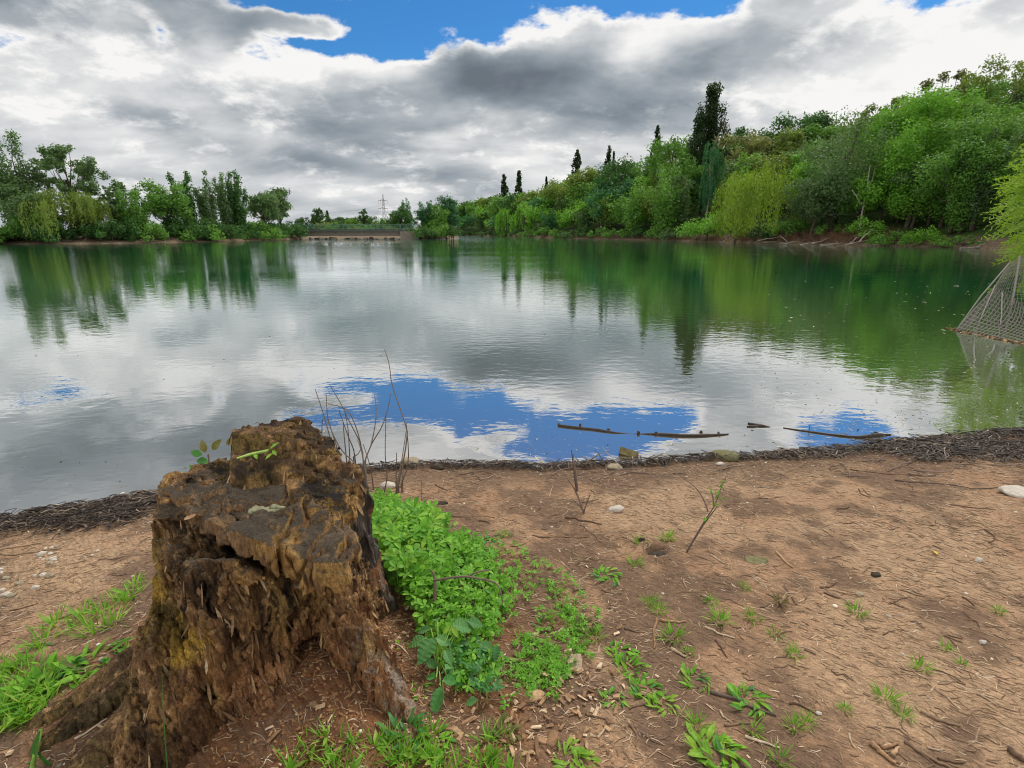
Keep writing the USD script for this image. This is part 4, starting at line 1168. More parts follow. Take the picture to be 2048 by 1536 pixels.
# overhanging slab of split wood along the front of the ledge
_sl = np.array([on_z(*p, 0.815)[:2] for p in [(348, 1012), (398, 968), (480, 962), (580, 1005), (655, 1030), (708, 1064), (714, 1108), (690, 1128), (640, 1134), (566, 1112), (500, 1088), (440, 1070), (392, 1048)]])
import shapely
_poly = shapely.Polygon(_sl).buffer(0)
def poly_sd(xy, poly=_poly):
    s = xy.shape[:-1]
    pts = shapely.points(xy.reshape(-1, 2))
    d = shapely.distance(pts, poly.exterior)
    return np.where(shapely.contains(poly, pts), -d, d).reshape(s)
def slab_base(p):
    flat = poly_sd(p[:, :, 0, :2])[:, :, None]
    x, y, z = p[..., 0], p[..., 1], p[..., 2]
    u = x - CX
    top = 0.842 - 0.06 * u
    bot = 0.812 - 0.42 * np.clip(u, 0, 0.22) + 0.30 * np.clip(u - 0.22, 0, 0.2) + 0 * z
    side = flat - 0.05 * (top - z) * smooth01(u, 0.0, 0.3)
    return np.maximum(np.maximum(side, z - top), bot - z)
def slab_detail(p):
    n = fbm(p * [9, 9, 9], 3, 141) - 0.5
    fib = ridged(p, (40, 30, 7), 143)
    bot = smooth01(0.79 - p[:, 2], 0.0, 0.06)
    d = -0.058 * n - 0.010 * (fib - 0.3) - 0.036 * (fbm(p * 28, 3, 145) - 0.5)
    rift = np.abs(fbm(p * [11, 7, 3], 3, 191) - 0.5)
    d = d + 0.030 * (1 - smooth01(rift, 0.0, 0.035))
    split = np.abs(p[:, 0] - (-0.600 + 0.02 * np.sin(p[:, 1] * 40)) - 0.10 * (p[:, 1] - 1.2))
    d = d + 0.05 * (1 - smooth01(split, 0.0, 0.010))
    d = d + 0.016 * bot * (ridged(p, (22, 22, 1.0), 147, 2) - 0.3)
    lines = np.abs(np.sin(p[:, 0] * 23 + 3.0 * fbm(p * 6, 2, 149)))
    d = d + 0.012 * (1 - smooth01(lines, 0.0, 0.06))
    return d
sv, sf = voxel_mesh((-1.08, 1.02, 0.60), (-0.36, 1.46, 0.90), 0.0052, slab_base, slab_detail, 0.05, True)
sv = displaced(sv, sf, [((80, 80, 30), 0.0025, 3, 151)])
def slab_color(v, f):
    n = vnormals(v, f)
    a, b, c3 = fbm(v * 7, 3, 161), fbm(v * 22, 3, 163), fbm(v * [60, 60, 10], 3, 165)
    C = np.array([0.40, 0.255, 0.10]) + (np.array([0.205, 0.128, 0.072]) - np.array([0.40, 0.255, 0.10])) * smooth01(b * 0.7 + a * 0.3, 0.42, 0.60)[:, None]
    C = C + (np.array([0.25, 0.16, 0.095]) - C) * smooth01(-(v[:, 0] + 0.66), -0.03, 0.06)[:, None] * 0.8
    C = C * (0.55 + 0.85 * fbm(v * [85, 85, 9], 3, 193))[:, None]
    flat = smooth01(n[:, 2], 0.35, 0.75)
    dark = np.array([0.064, 0.056, 0.050])
    C = C + (dark - C) * (0.93 * flat * smooth01(a + 0.4 * (b - 0.5), 0.22, 0.38))[:, None]
    C = C + (np.array([0.20, 0.145, 0.10]) - C) * (0.6 * flat * smooth01(fbm(v * 12, 3, 167), 0.58, 0.70))[:, None]
    return np.clip(C * [0.98, 0.90, 0.74] * (0.66 + 0.65 * c3)[:, None], 0.01, 0.9)
put('ledge_slab', (sv, sf), STUMP_WOOD, stump, smooth=True, color=slab_color(sv, sf), label='overhanging slab of yellow brown split wood with dark top')

# dark curled bark shell behind the right side
def shell_base(p):
    c = np.array([-0.635, 1.63])
    x, y, z = p[..., 0] - c[0], p[..., 1] - c[1], p[..., 2]
    t = (z - 0.24) / 0.5
    th = np.arctan2(y, x)
    R = 0.085 + 0.07 * np.exp(-t * 2.2) + 0.010 * np.sin(th * 7 + 8 * z)
    d = np.abs(np.hypot(x - 0.03 * (1 - t), y) - R) - 0.016
    gap = np.abs(np.angle(np.exp(1j * (th + 0.15)))) - 1.75
    top = 0.745 + 0.035 * np.sin(th * 3 + 1) - 0.10 * np.clip(y * -4, 0, 1)
    return np.maximum(np.maximum(d, gap * 0.09), z - top)
hv, hf = voxel_mesh((-0.86, 1.38, 0.16), (-0.34, 1.86, 0.82), 0.0062, shell_base, lambda p: -0.05 * (fbm(p * [16, 16, 9], 3, 171) - 0.5) - 0.018 * (ridged(p, (45, 45, 9), 173) - 0.3) + 0.03 * smooth01(fbm(p * 21, 2, 175), 0.60, 0.72), 0.06)
_hc = np.array([0.062, 0.046, 0.036]) * (0.6 + 0.9 * fbm(hv * 30, 3, 177))[:, None]
_hc = _hc + (np.array([0.30, 0.13, 0.045]) - _hc) * (0.8 * smooth01(fbm(hv * 14, 3, 179), 0.60, 0.70))[:, None]
_hc = _hc + (np.array([0.27, 0.24, 0.21]) - _hc) * (0.5 * smooth01(fbm(hv * [50, 50, 10], 2, 180), 0.62, 0.74))[:, None]
put('bark_shell', (hv, hf), STUMP_WOOD, stump, smooth=True, color=_hc, label='dark curled shell of dead bark at the right rear')
# ------------------------------------------------------------------ leaves and stems of the foreground
def island_material(name, stops, rough=0.85, noise=60.0, trans=0.0, spec=0.25, vary=0.3):
    """colour by piece (stops of a ramp over a random number per piece) with fine grain"""
    g = Graph()
    geo = g.add('geometry')
    col = g.ramp(g.add('attribute', 'fac', attribute='piece'), stops)
    PIECE_MATS.add('/World/Looks/' + name)
    n = g.noise(geo + '.position', noise, 3, 0.6)
    k = g.range(n, 0.3, 0.7, 1 - vary, 1 + vary, 'linear')
    col = g.vmath('multiply', col, g.add('combine_xyz', 'vector', x=k, y=k, z=k))
    s = g.add('principled_bsdf', 'BSDF', base_color=col, roughness=rough, specular_ior_level=spec)
    if trans:
        t = g.add('translucent_bsdf', 'BSDF', color=g.vmath('multiply', col, (1.3, 1.35, 0.6)))
        s = g.add('mix_closure', 'closure', fac=trans, closure1=s, closure2=t)
    return g.build(name, surface=s)

HERB = island_material('herb_leaves', [(0, (0.085, 0.25, 0.018)), (0.5, (0.135, 0.36, 0.024)), (1, (0.22, 0.45, 0.04))], 0.5, 40, 0.30)
HERB_DEEP = island_material('herb_leaves_deep', [(0, (0.040, 0.16, 0.030)), (1, (0.075, 0.25, 0.045))], 0.42, 40, 0.25, 0.4)
HERB_YOUNG = island_material('herb_leaves_young', [(0, (0.17, 0.36, 0.03)), (1, (0.28, 0.45, 0.05))], 0.5, 40, 0.35)
HERB_BROWN = island_material('herb_leaves_bronze', [(0, (0.10, 0.13, 0.03)), (1, (0.17, 0.15, 0.05))], 0.5, 40, 0.25)
GRASS = island_material('grass_blades', [(0, (0.11, 0.28, 0.022)), (0.6, (0.19, 0.40, 0.035)), (1, (0.33, 0.46, 0.08))], 0.5, 20, 0.30)
STEM_GREEN = island_material('green_stem', [(0, (0.25, 0.42, 0.07)), (1, (0.38, 0.52, 0.14))], 0.5, 40)
STEM_DRY = island_material('dry_stem', [(0, (0.10, 0.070, 0.055)), (1, (0.24, 0.175, 0.135))], 0.8, 80)
TWIG = island_material('dry_twig', [(0, (0.085, 0.050, 0.033)), (0.35, (0.17, 0.105, 0.066)), (0.75, (0.30, 0.20, 0.125)), (1, (0.50, 0.38, 0.26))], 0.85, 70)
STRAW = island_material('straw', [(0, (0.13, 0.075, 0.042)), (0.45, (0.27, 0.175, 0.105)), (0.85, (0.44, 0.32, 0.20)), (1, (0.66, 0.55, 0.40))], 0.85, 70)
WRACK = island_material('wet_wrack', [(0, (0.022, 0.016, 0.013)), (0.5, (0.050, 0.036, 0.027)), (0.85, (0.12, 0.085, 0.06)), (1, (0.36, 0.28, 0.20))], 0.6, 60, 0.0, 0.4)
CHIP = island_material('wood_chip', [(0, (0.19, 0.105, 0.056)), (0.45, (0.36, 0.215, 0.115)), (0.85, (0.55, 0.38, 0.225)), (1, (0.70, 0.54, 0.37))], 0.85, 90)
PEBBLE = island_material('pebbles', [(0, (0.16, 0.125, 0.10)), (0.6, (0.33, 0.26, 0.20)), (1, (0.68, 0.62, 0.54))], 0.75, 50)

def template(kind):
    """half folded leaf along +x, unit length, half width 0.5: (vertices, faces)"""
    prof = {'ovate': [(0, 0), (.15, .30), (.38, .5), (.65, .40), (.85, .20), (1, 0)],
            'obovate': [(0, 0.02), (.25, .20), (.55, .42), (.78, .5), (.93, .32), (1, 0)],
            'lance': [(0, 0.08), (.25, .36), (.5, .5), (.75, .34), (1, 0)],
            'blade': [(0, .5), (.35, .46), (.7, .30), (1, 0)]}
    if kind == 'serrate':
        pts = []
        base = prof['ovate']
        for i, t in enumerate(np.linspace(0.02, 0.98, 25)):
            w = np.interp(t, [p[0] for p in base], [p[1] for p in base])
            pts.append((t - (0.015 if i % 2 else 0), w * (1.0 if i % 2 else 0.86)))
        pr = [(0, 0)] + pts + [(1, 0)]
    else:
        pr = prof[kind]
    V, F = [], []
    n = len(pr)
    for i, (t, w) in enumerate(pr):
        e = 0.22 * w + ((0.022 if i % 4 < 2 else -0.018) if kind == 'serrate' else 0)
        V += [(t, 0, 0), (t, w, e), (t, -w, e)]
    for i in range(n - 1):
        a, b = 3 * i, 3 * i + 3
        F += [(a, b, b + 1), (a, b + 1, a + 1), (a, b + 2, b), (a, a + 2, b + 2)]
    return np.array(V, float), np.array(F)
TPL = {k: template(k) for k in ('ovate', 'obovate', 'lance', 'blade', 'serrate')}

def leaves(kind, pos, d, n, L, W, bend):
    """many leaves of one kind: positions of the bases, directions, normals, lengths, widths, downward bend"""
    V, F = TPL[kind]
    pos, d, n = (np.asarray(a, float).reshape(-1, 3) for a in (pos, d, n))
    m = len(pos)
    L, W, bend = (np.broadcast_to(np.asarray(a, float), m) for a in (L, W, bend))
    d = d / (np.linalg.norm(d, axis=1, keepdims=True) + 1e-9)
    n = n - d * (n * d).sum(1, keepdims=True); n /= np.linalg.norm(n, axis=1, keepdims=True) + 1e-9
    b = np.cross(n, d)
    x, y, z = V[:, 0], V[:, 1], V[:, 2]
    v = pos[:, None] + d[:, None] * (x * L[:, None])[..., None] + b[:, None] * (y * W[:, None])[..., None] + n[:, None] * (z * W[:, None] - bend[:, None] * L[:, None] * x ** 2)[..., None]
    f = F[None] + (np.arange(m) * len(V))[:, None, None]
    return v.reshape(-1, 3), f.reshape(-1, 3)

def unit(a):
    return a / (np.linalg.norm(a, axis=-1, keepdims=True) + 1e-9)

def region(poly, n, rng):
    """n points of the ground inside a polygon of photograph pixels"""
    P = shapely.Polygon([gp(*p)[:2] for p in poly])
    x0, y0, x1, y1 = P.bounds
    out = np.zeros((0, 2))
    while len(out) < n:
        q = rng.uniform((x0, y0), (x1, y1), (n * 3, 2))
        out = np.vstack([out, q[shapely.contains_xy(P, q[:, 0], q[:, 1])]])
    out = out[:n]
    return np.column_stack([out, ground_z(out[:, 0], out[:, 1])]), P

def grass_blades(p, n, rng, h, spread, lean=0.5, w=0.0035):
    """n blades standing round the points p"""
    p = np.asarray(p, float).reshape(-1, 3)
    k = rng.integers(0, len(p), n)
    a = rng.uniform(0, 2 * np.pi, n)
    r = spread * np.sqrt(rng.uniform(0, 1, n))
    b = p[k] + np.stack([r * np.cos(a), r * np.sin(a), 0 * r - 0.004], 1)
    d = unit(np.stack([np.cos(a) * lean * rng.uniform(0.1, 1.3, n), np.sin(a) * lean * rng.uniform(0.1, 1.3, n), np.ones(n)], 1) + rng.normal(0, 0.15, (n, 3)))
    nn = np.stack([-np.cos(a), -np.sin(a), 0.5 + 0 * a], 1)
    return leaves('blade', b, d, nn, h * rng.uniform(0.45, 1.2, n), w * rng.uniform(0.6, 1.3, n), rng.uniform(0.05, 0.5, n))

def palmate(c, n, L, rng, k=5):
    """compound leaves: k leaflets spread round each centre c with leaf normal n"""
    m = len(c)
    n = unit(n)
    t = unit(np.cross(n, rng.normal(size=(m, 3))))
    b = np.cross(n, t)
    out = []
    for j in range(k):
        a = (j - (k - 1) / 2) * (1.05 if k == 5 else 1.5) + rng.normal(0, 0.08, m)
        d = t * np.cos(a)[:, None] + b * np.sin(a)[:, None] + n * rng.uniform(-0.05, 0.35, m)[:, None]
        s = L * (1.0 - 0.18 * abs(j - (k - 1) / 2)) * rng.uniform(0.9, 1.1, m)
        out.append(leaves('obovate', c, d, n, s, s * 0.5, rng.uniform(0.05, 0.35, m)))
    return merge(out)

# cinquefoil beside the stump
rng = np.random.default_rng(21)
CQ = [(738, 1000), (770, 992), (812, 1012), (845, 1046), (890, 1082), (940, 1106), (990, 1128), (1020, 1165), (1035, 1205), (1012, 1250), (985, 1285), (1000, 1340), (985, 1392), (930, 1398), (885, 1345), (850, 1290), (832, 1240), (800, 1200), (762, 1160), (745, 1090)]
pts, CQP = region(CQ, 1800, rng)
pts = pts[fbm(pts * [7, 7, 0], 2, 77) + 0.35 * np.exp(-((pts[:, 0] + 0.47) / 0.35) ** 2) > rng.uniform(0.30, 0.62, len(pts))]
tall = np.exp(-(((pts[:, 0] + 0.47) / 0.33) ** 2 + ((pts[:, 1] - 1.95) / 0.55) ** 2))
h = (0.03 + 0.15 * tall) * rng.uniform(0.35, 1.15, len(pts))
h = np.maximum(h, 0.02)
cen = pts + np.column_stack([rng.normal(0, 0.012, (len(pts), 2)), h])
nor = np.column_stack([rng.normal(0, 0.42, (len(pts), 2)), np.ones(len(pts))]) + np.array([0.05, -0.25, 0])
L = (0.017 + 0.028 * tall) * rng.uniform(0.55, 1.5, len(pts))
order = np.argsort(-(h + L * 1.5 - 0.01 * pts[:, 1]))
cq = thing('cinquefoil_patch', (-0.42, 1.8, 0.24), 'dense patch of fresh green cinquefoil leaves right beside the stump', 'cinquefoil')
for i in order[:170]:
    put('leaf', palmate(cen[i:i + 1], nor[i:i + 1], L[i:i + 1], rng), HERB if i % 5 else HERB_YOUNG, cq)
rest = order[170:]
put('leaf_mass', palmate(cen[rest], nor[rest], L[rest], rng), HERB, cq, kind='stuff')
put('leaf_stalk', merge([tube([pts[i], (pts[i] + cen[i]) / 2 + rng.normal(0, 0.008, 3), cen[i]], 0.0011, 3, False) for i in range(len(pts))]), STEM_GREEN, cq, kind='stuff')
p2_, _ = region([(990, 1330), (1000, 1400), (960, 1404), (900, 1372), (870, 1310), (920, 1290)], 60, rng)
c2_ = p2_ + np.column_stack([rng.normal(0, 0.01, (60, 2)), rng.uniform(0.02, 0.07, 60)])
for i in range(60):
    put('leaf', palmate(c2_[i:i + 1], np.array([[rng.normal(0, .3), rng.normal(-.3, .3), 1.0]]), np.array([rng.uniform(0.018, 0.03)]), rng), HERB_DEEP if i % 3 else HERB, cq)
# low creeping greenery at its edges
low_poly = [(820, 1060), (905, 1070), (990, 1100), (1075, 1150), (1150, 1215), (1175, 1290), (1130, 1370), (1040, 1400), (1010, 1300), (1100, 1240), (1010, 1130), (900, 1090)]
lp, _ = region(low_poly, 1500, rng)
lp = lp[fbm(lp * [9, 9, 0], 3, 78) > rng.uniform(0.42, 0.60, len(lp))]
lk = len(lp) // 2
put('creeping_herbs', merge([palmate(lp[:lk] + [0, 0, 0.012], np.column_stack([rng.normal(0, 0.3, (lk, 2)), np.ones(lk)]), rng.uniform(0.007, 0.020, lk), rng, 5), grass_blades(lp[lk:], 900, rng, 0.045, 0.02, 0.9, 0.003)]), HERB, kind='stuff', label='low creeping green herbs and grass at the edge of the cinquefoil', cat='herbs')

# single leaves straying out of the patch
sp_, _ = region([(850, 1020), (1000, 1080), (1120, 1130), (1200, 1220), (1200, 1300), (1120, 1400), (1000, 1430), (1000, 1330), (1080, 1250), (1000, 1120), (860, 1060)], 260, rng)
put('creeping_herbs', palmate(sp_ + [0, 0, 0.018], np.column_stack([rng.normal(0, 0.35, (260, 2)), np.ones(260)]), rng.uniform(0.010, 0.022, 260), rng), HERB, kind='stuff', label='single cinquefoil leaves straying out over the bare soil', cat='herbs')

# bramble with large toothed leaves
def toothed(name, parent, px, py, z, ang, L, wide, mat, tilt=0.35):
    p = at_y(px, py, gp(px, py + 40)[1] - 0.01); p[2] = float(ground_z(p[0], p[1])) + z
    d = np.array([math.cos(ang), math.sin(ang), -tilt])
    return put(name, leaves('serrate', [p], [d], [[0.05, -0.35, 1]], L, L * wide, 0.22), mat, parent), p
bram = thing('bramble_plant', gp(872, 1335), 'young bramble with large toothed dark green leaves in front of the cinquefoil', 'bramble')
root_ = gp(878, 1345)
BRAM = island_material('bramble_leaf', [(0, (0.085, 0.23, 0.060)), (1, (0.13, 0.31, 0.085))], 0.5, 160, 0.22, 0.4, 0.22)
for (bx, by, z, a, Lf, wf, mt) in [(868, 1282, 0.10, -2.1, 0.088, 0.72, BRAM), (872, 1284, 0.105, -0.10, 0.055, 0.74, BRAM), (876, 1258, 0.12, 1.9, 0.05, 0.6, BRAM), (905, 1265, 0.12, 0.35, 0.085, 0.70, BRAM), (915, 1262, 0.10, 1.55, 0.06, 0.6, BRAM), (862, 1262, 0.10, 2.9, 0.06, 0.55, BRAM),
                                   (880, 1345, 0.035, -1.75, 0.085, 0.50, HERB_DEEP), (893, 1330, 0.05, -0.3, 0.06, 0.55, HERB_DEEP), (872, 1335, 0.05, 2.6, 0.05, 0.6, HERB_DEEP), (850, 1275, 0.09, -2.9, 0.06, 0.68, BRAM), (935, 1252, 0.11, 0.1, 0.062, 0.7, BRAM), (890, 1300, 0.085, -1.0, 0.05, 0.66, BRAM), (905, 1275, 0.13, -0.9, 0.04, 0.5, HERB_YOUNG), (900, 1272, 0.13, -2.2, 0.035, 0.5, HERB_YOUNG)]:
    q, p = toothed('leaf', bram, bx, by, z, a, Lf, wf, mt)
    put('leaf_stalk', tube([root_, (root_ + p) / 2 + [0, 0, 0.03], p], 0.0016, 4), STEM_GREEN, bram)

_rb = np.random.default_rng(55)
for k in range(13):
    bx, by = _rb.uniform(842, 1000), _rb.uniform(1255, 1385)
    q, p = toothed('leaf', bram, bx, by, _rb.uniform(0.04, 0.10), _rb.uniform(0, 6.28), _rb.uniform(0.032, 0.058), _rb.uniform(0.6, 0.75), BRAM if k % 3 else HERB_DEEP)
    put('leaf_stalk', tube([p * [1, 1, 0] + [0, 0.01, float(ground_z(p[0], p[1]))], p], 0.0014, 4), STEM_GREEN, bram)

# broad-leaved weeds
def weed(px, py, r, n, label, mat=None, kind='lance', h=0.6, group=None, name='weed_plant', cat='weed'):
    c = gp(px, py)
    rng = np.random.default_rng(int(px * 7 + py))
    t = thing(name, c, label, cat, group)
    R = r / FPX * float(np.linalg.norm(c - EYE))
    for i in range(int(n * 2.6)):
        a = 2.4 * i + rng.uniform(-0.5, 0.5)
        up = rng.uniform(0.15, 1.5) * h
        d = np.array([math.cos(a), math.sin(a), up])
        nn = np.array([-math.cos(a) * up, -math.sin(a) * up, 1.0]) + rng.normal(0, 0.25, 3)
        L = R * rng.uniform(0.24, 0.74)
        m = mat or (HERB, HERB_YOUNG, HERB, HERB, HERB, HERB_DEEP, HERB, HERB_BROWN)[rng.integers(8)]
        kk = kind if rng.uniform() < 0.6 else ('ovate', 'obovate', 'lance')[rng.integers(3)]
        o = R * 0.70 * math.sqrt(rng.uniform())
        b = c + np.array([o * math.cos(a + 1), o * math.sin(a + 1), 0.0])
        b[2] = float(ground_z(b[0], b[1])) + 0.002
        put('leaf', leaves(kk, [b], [d], [nn], L, L * rng.uniform(0.20, 0.42), rng.uniform(0.15, 0.6)), m, t)
    return t
weed(190, 1325, 46, 16, 'broad leaved plantain rosette growing behind the left roots of the stump', h=0.8)
weed(60, 1395, 48, 18, 'big leafy weed at the left edge of the photo', h=0.9)
weed(100, 1360, 44, 16, 'leafy weed between the left edge and the plantain by the left roots', h=0.9)
weed(20, 1425, 44, 14, 'bright leafy weed in the lower left corner', HERB_YOUNG, h=0.9)
weed(70, 1300, 24, 10, 'flat little rosette on the sand above the left weeds', h=0.3)
weed(1215, 1152, 30, 16, 'dandelion like rosette between the holes in the bare soil', h=0.7)
weed(968, 1082, 22, 12, 'toothed dark green rosette at the far edge of the cinquefoil', HERB_DEEP, h=0.4)
weed(1392, 1362, 30, 12, 'small leafy weed left of the oval weed in the bare soil', h=0.8)
weed(1497, 1402, 36, 18, 'oval leafy weed right of the pale long twig', h=0.7, kind='ovate')
weed(1425, 1500, 46, 16, 'bright yellow green weed at the lower edge of the photo', HERB_YOUNG, h=0.9)
weed(1455, 1520, 40, 14, 'dark leafy weed beside the bright yellow green weed', h=0.9)
weed(1140, 1518, 34, 14, 'yellow green weed at the lower edge under the wood chips', HERB_YOUNG, h=0.8)
weed(1175, 1530, 26, 10, 'smaller yellow green weed under the wood chips', HERB_YOUNG, h=0.8)
weed(1240, 1305, 30, 14, 'leafy weed at the upper end of the green strip right of the wood chips', h=1.0)
weed(1262, 1340, 32, 14, 'leafy weed in the middle of the green strip right of the wood chips', h=1.0)
weed(1290, 1385, 32, 14, 'leafy weed in the lower half of the green strip right of the wood chips', h=0.9)
weed(1325, 1410, 28, 14, 'yellowish leafy weed at the lower end of the green strip', HERB_YOUNG, h=0.8)
weed(1225, 1400, 24, 10, 'low leafy weed at the left side of the green strip', h=0.6)
weed(1085, 1352, 30, 12, 'pointed leafy weed left of the grey wood chunk', h=0.8)
weed(1050, 1320, 26, 12, 'pointed leafy weed between the bramble and the grey wood chunk', h=0.9)
weed(1090, 1250, 24, 12, 'upright leafy weed at the right rim of the cinquefoil', h=1.2)
weed(1175, 1255, 30, 12, 'bronze leaved weed with upright stem near the right rim of the cinquefoil', HERB_BROWN, h=1.6, kind='ovate')
weed(815, 1462, 40, 14, 'bronze tipped leafy plant in the grass below the right root', HERB_DEEP, h=1.5, kind='ovate')
weed(870, 1490, 36, 14, 'round leaved plant in the grass at the lower edge', HERB, h=0.8, kind='ovate')
weed(1010, 1470, 30, 12, 'bronze leafy plant right of the grass at the lower edge', HERB_BROWN, h=1.2)
weed(1090, 1385, 22, 8, 'bronze seedling beside the wood chips', HERB_BROWN, h=1.0)
weed(806, 1292, 14, 4, 'pair of tiny yellow green leaves on the red wood dust', HERB_YOUNG, h=0.5)
weed(838, 1385, 24, 6, 'small trefoil sprout under the bramble leaves', HERB, h=0.5, kind='ovate')

# grass in tufts
def tuft(px, py, r, label, group=None, n=46, mat=None, h=1.3):
    c = gp(px, py)
    rng = np.random.default_rng(int(px * 3 + py * 11))
    R = r / FPX * float(np.linalg.norm(c - EYE))
    put('grass_tuft', grass_blades([c], n, rng, R * h, R * 0.65, 0.9, max(0.0022, R * 0.10)), mat or GRASS, loc=c, label=label, cat='grass', group=group)
_tg = ('small green grass tuft growing out of the bare soil', 'small grass tufts in the bare soil')
for px, py, r in [(1345, 1275, 22), (1318, 1222, 16), (1300, 1205, 14), (1505, 1236, 14), (1440, 1243, 20), (1715, 1226, 15), (1840, 1336, 15), (1768, 1398, 18), (1806, 1432, 14), (1892, 1298, 10), (1590, 1310, 14), (1590, 1455, 14), (1505, 1460, 16),
                  (1560, 1520, 18), (1395, 1452, 18), (1280, 1085, 14), (1335, 1078, 16), (1270, 1130, 16), (1420, 1205, 12), (1490, 1175, 10), (1550, 1270, 12), (1110, 1185, 16), (1375, 1305, 10), (1190, 1275, 18), (2000, 1225, 9), (1690, 1420, 10), (1610, 1445, 14), (1925, 1330, 8), (1010, 1070, 14)]:
    w_ = 'around the hole in the soil' if px < 1360 and py < 1180 else 'beside the green weed strip' if px < 1400 else 'round the withered plant' if px < 1650 and py < 1330 else 'near the lower edge' if px < 1650 else 'on the open sand at the right'
    tuft(px, py, r, 'small green grass tuft in the bare soil ' + w_, 'small grass tufts ' + w_)
for px, py, r in [(262, 1190, 24), (240, 1208, 20), (205, 1225, 22), (165, 1235, 20), (110, 1250, 20), (85, 1285, 22), (190, 1262, 22), (225, 1250, 22), (140, 1262, 14), (270, 1170, 14)]:
    tuft(px, py, r, 'low grass tuft on the sand to the left of the stump', 'grass tufts left of the stump', n=30)
for (poly, n, nb, hh, lab) in [([(560, 1536), (600, 1490), (640, 1470), (700, 1462), (760, 1490), (850, 1460), (930, 1490), (1040, 1470), (1050, 1536), (1000, 1620), (560, 1620)], 90, 850, 0.055, 'mat of fresh grass at the lower edge right of the stump foot'),
                               ([(0, 1340), (60, 1310), (120, 1330), (130, 1390), (60, 1450), (-60, 1470), (-80, 1360)], 120, 700, 0.06, 'grass between the weeds in the lower left corner'),
                               ([(190, 1330), (260, 1300), (250, 1400), (150, 1440), (120, 1410)], 40, 120, 0.04, 'sparse grass behind the left roots')]:
    rng = np.random.default_rng(n)
    q, _ = region(poly, n, rng)
    vs = [grass_blades(q, nb, rng, hh, 0.02, 0.7, 0.0042)]
    k = n // 2
    vs.append(leaves('lance', np.repeat(q[:k], 4, 0), np.column_stack([rng.normal(0, .6, (k * 4, 2)), rng.uniform(0.4, 1.4, k * 4)]), np.column_stack([rng.normal(0, .4, (k * 4, 2)), np.ones(k * 4)]), rng.uniform(0.02, 0.045, k * 4), rng.uniform(0.008, 0.014, k * 4), 0.3))
    put('grass', merge(vs), GRASS, kind='stuff', label=lab, cat='grass')

put('splinter', leaves('lance', *SPLINTERS), island_material('wood_splinters', [(0, (0.13, 0.075, 0.04)), (0.5, (0.26, 0.155, 0.078)), (0.85, (0.40, 0.26, 0.13)), (1, (0.50, 0.40, 0.28))], 0.85, 150), stump, kind='stuff')
# things on the stump
st = thing('picked_stem', at_y(530, 903, 1.62), 'picked pale green stem with small leaves lying on top of the stump', 'stem')
_zt = lambda x, y: float(top_height(np.array(x - CX), np.array(y - CY))) + 0.012
def on_stump(px, py, z=0.90):
    for _ in range(8):
        p = on_z(px, py, z)
        z = _zt(p[0], p[1])
    return p
_sp = np.array([at_y(x, y, 1.50 + 0.18 * (915 - y) / 40) for x, y in [(474, 917), (500, 909), (530, 903), (556, 897), (566, 893), (572, 887)]])
put('stem', tube(_sp, [0.003, 0.005, 0.006, 0.006, 0.005, 0.004], 6), STEM_GREEN, st, smooth=True)
for k, (x, y, dx, dy, dz) in enumerate([(510, 909, .6, -1, .2), (545, 901, .7, -.9, .1), (500, 912, .9, -.5, .1), (540, 898, .4, .8, .4), (548, 905, -.3, -1, 0)]):
    put('leaf', leaves('lance', [at_y(x, y, 1.53)], [[dx, dy, dz]], [[0, -.3, 1]], 0.04, 0.012, 0.2), HERB_YOUNG, st)
bl = on_stump(380, 1042, 0.84)
t = thing('dead_leaf', bl, 'curled pale brown dead leaf caught on the rim of the stump', 'leaf')
put('blade', leaves('ovate', [bl + [-0.02, 0.02, 0.004]], [[0.75, -0.65, 0.1]], [[0.3, -0.5, 1]], 0.075, 0.03, -0.25), CHIP, t)
for i, (px, py) in enumerate([(430, 905), (438, 915), (422, 925)]):
    pass
bp = thing('seedling', at_y(428, 945, 1.72), 'green seedling with reddish top leaves growing behind the left side of the stump', 'plant')
for (x, y, dx, dy, dz, L, m) in [(405, 910, -1, 0, .3, 0.05, HERB_DEEP), (412, 905, -.4, .2, .9, 0.05, HERB_BROWN), (425, 900, .6, 0, .8, 0.05, HERB_BROWN), (408, 925, -.6, 0, -.8, 0.055, HERB_DEEP), (432, 918, .3, 0, -1, 0.05, HERB_DEEP), (415, 920, -.9, 0, -.1, 0.05, HERB_DEEP), (452, 888, .9, 0, .5, 0.045, HERB_BROWN), (405, 942, -.8, -.2, .5, 0.05, HERB), (415, 945, .2, -.2, 1, 0.05, HERB), (428, 944, .9, -.2, .6, 0.05, HERB), (412, 950, -1, -.1, 0.1, 0.05, HERB)]:
    put('leaf', leaves('ovate', [at_y(x, y, 1.76)], [[dx, dy, dz]], [[0.1, -1, .5]], L, L * 0.55, 0.25), m, bp)
put('stem', tube([at_y(424, 985, 1.76), at_y(420, 940, 1.76), at_y(416, 908, 1.76)], 0.003, 5), STEM_DRY, bp)
t = put('lichen_clump', merge([rock(on_stump(500 + 4.5 * k, 1022 + 4 * math.sin(k * 2.1), 0.85) + [0, 0, 0.003], 0.005 + 0.003 * (k % 4), 700 + k, 0.6) for k in range(15)]), plain('lichen', (0.22, 0.215, 0.13), 0.9, 90, 0.5, 0.003), loc=on_stump(530, 1023, 0.85), smooth=True, label='pale grey green lichen lump on the dark ledge of the stump', cat='lichen')
pg = gp(330, 1545)
put('tall_grass', leaves('blade', [at_y(338, 1560, 0.93), ], [[0.005, 0.04, 0.30]], [[-0.9, -0.5, 0.1]], 0.30, 0.016, 0.02), HERB_DEEP, loc=at_y(338, 1560, 0.93), label='single long dark green grass blade standing before the foot of the stump', cat='grass')
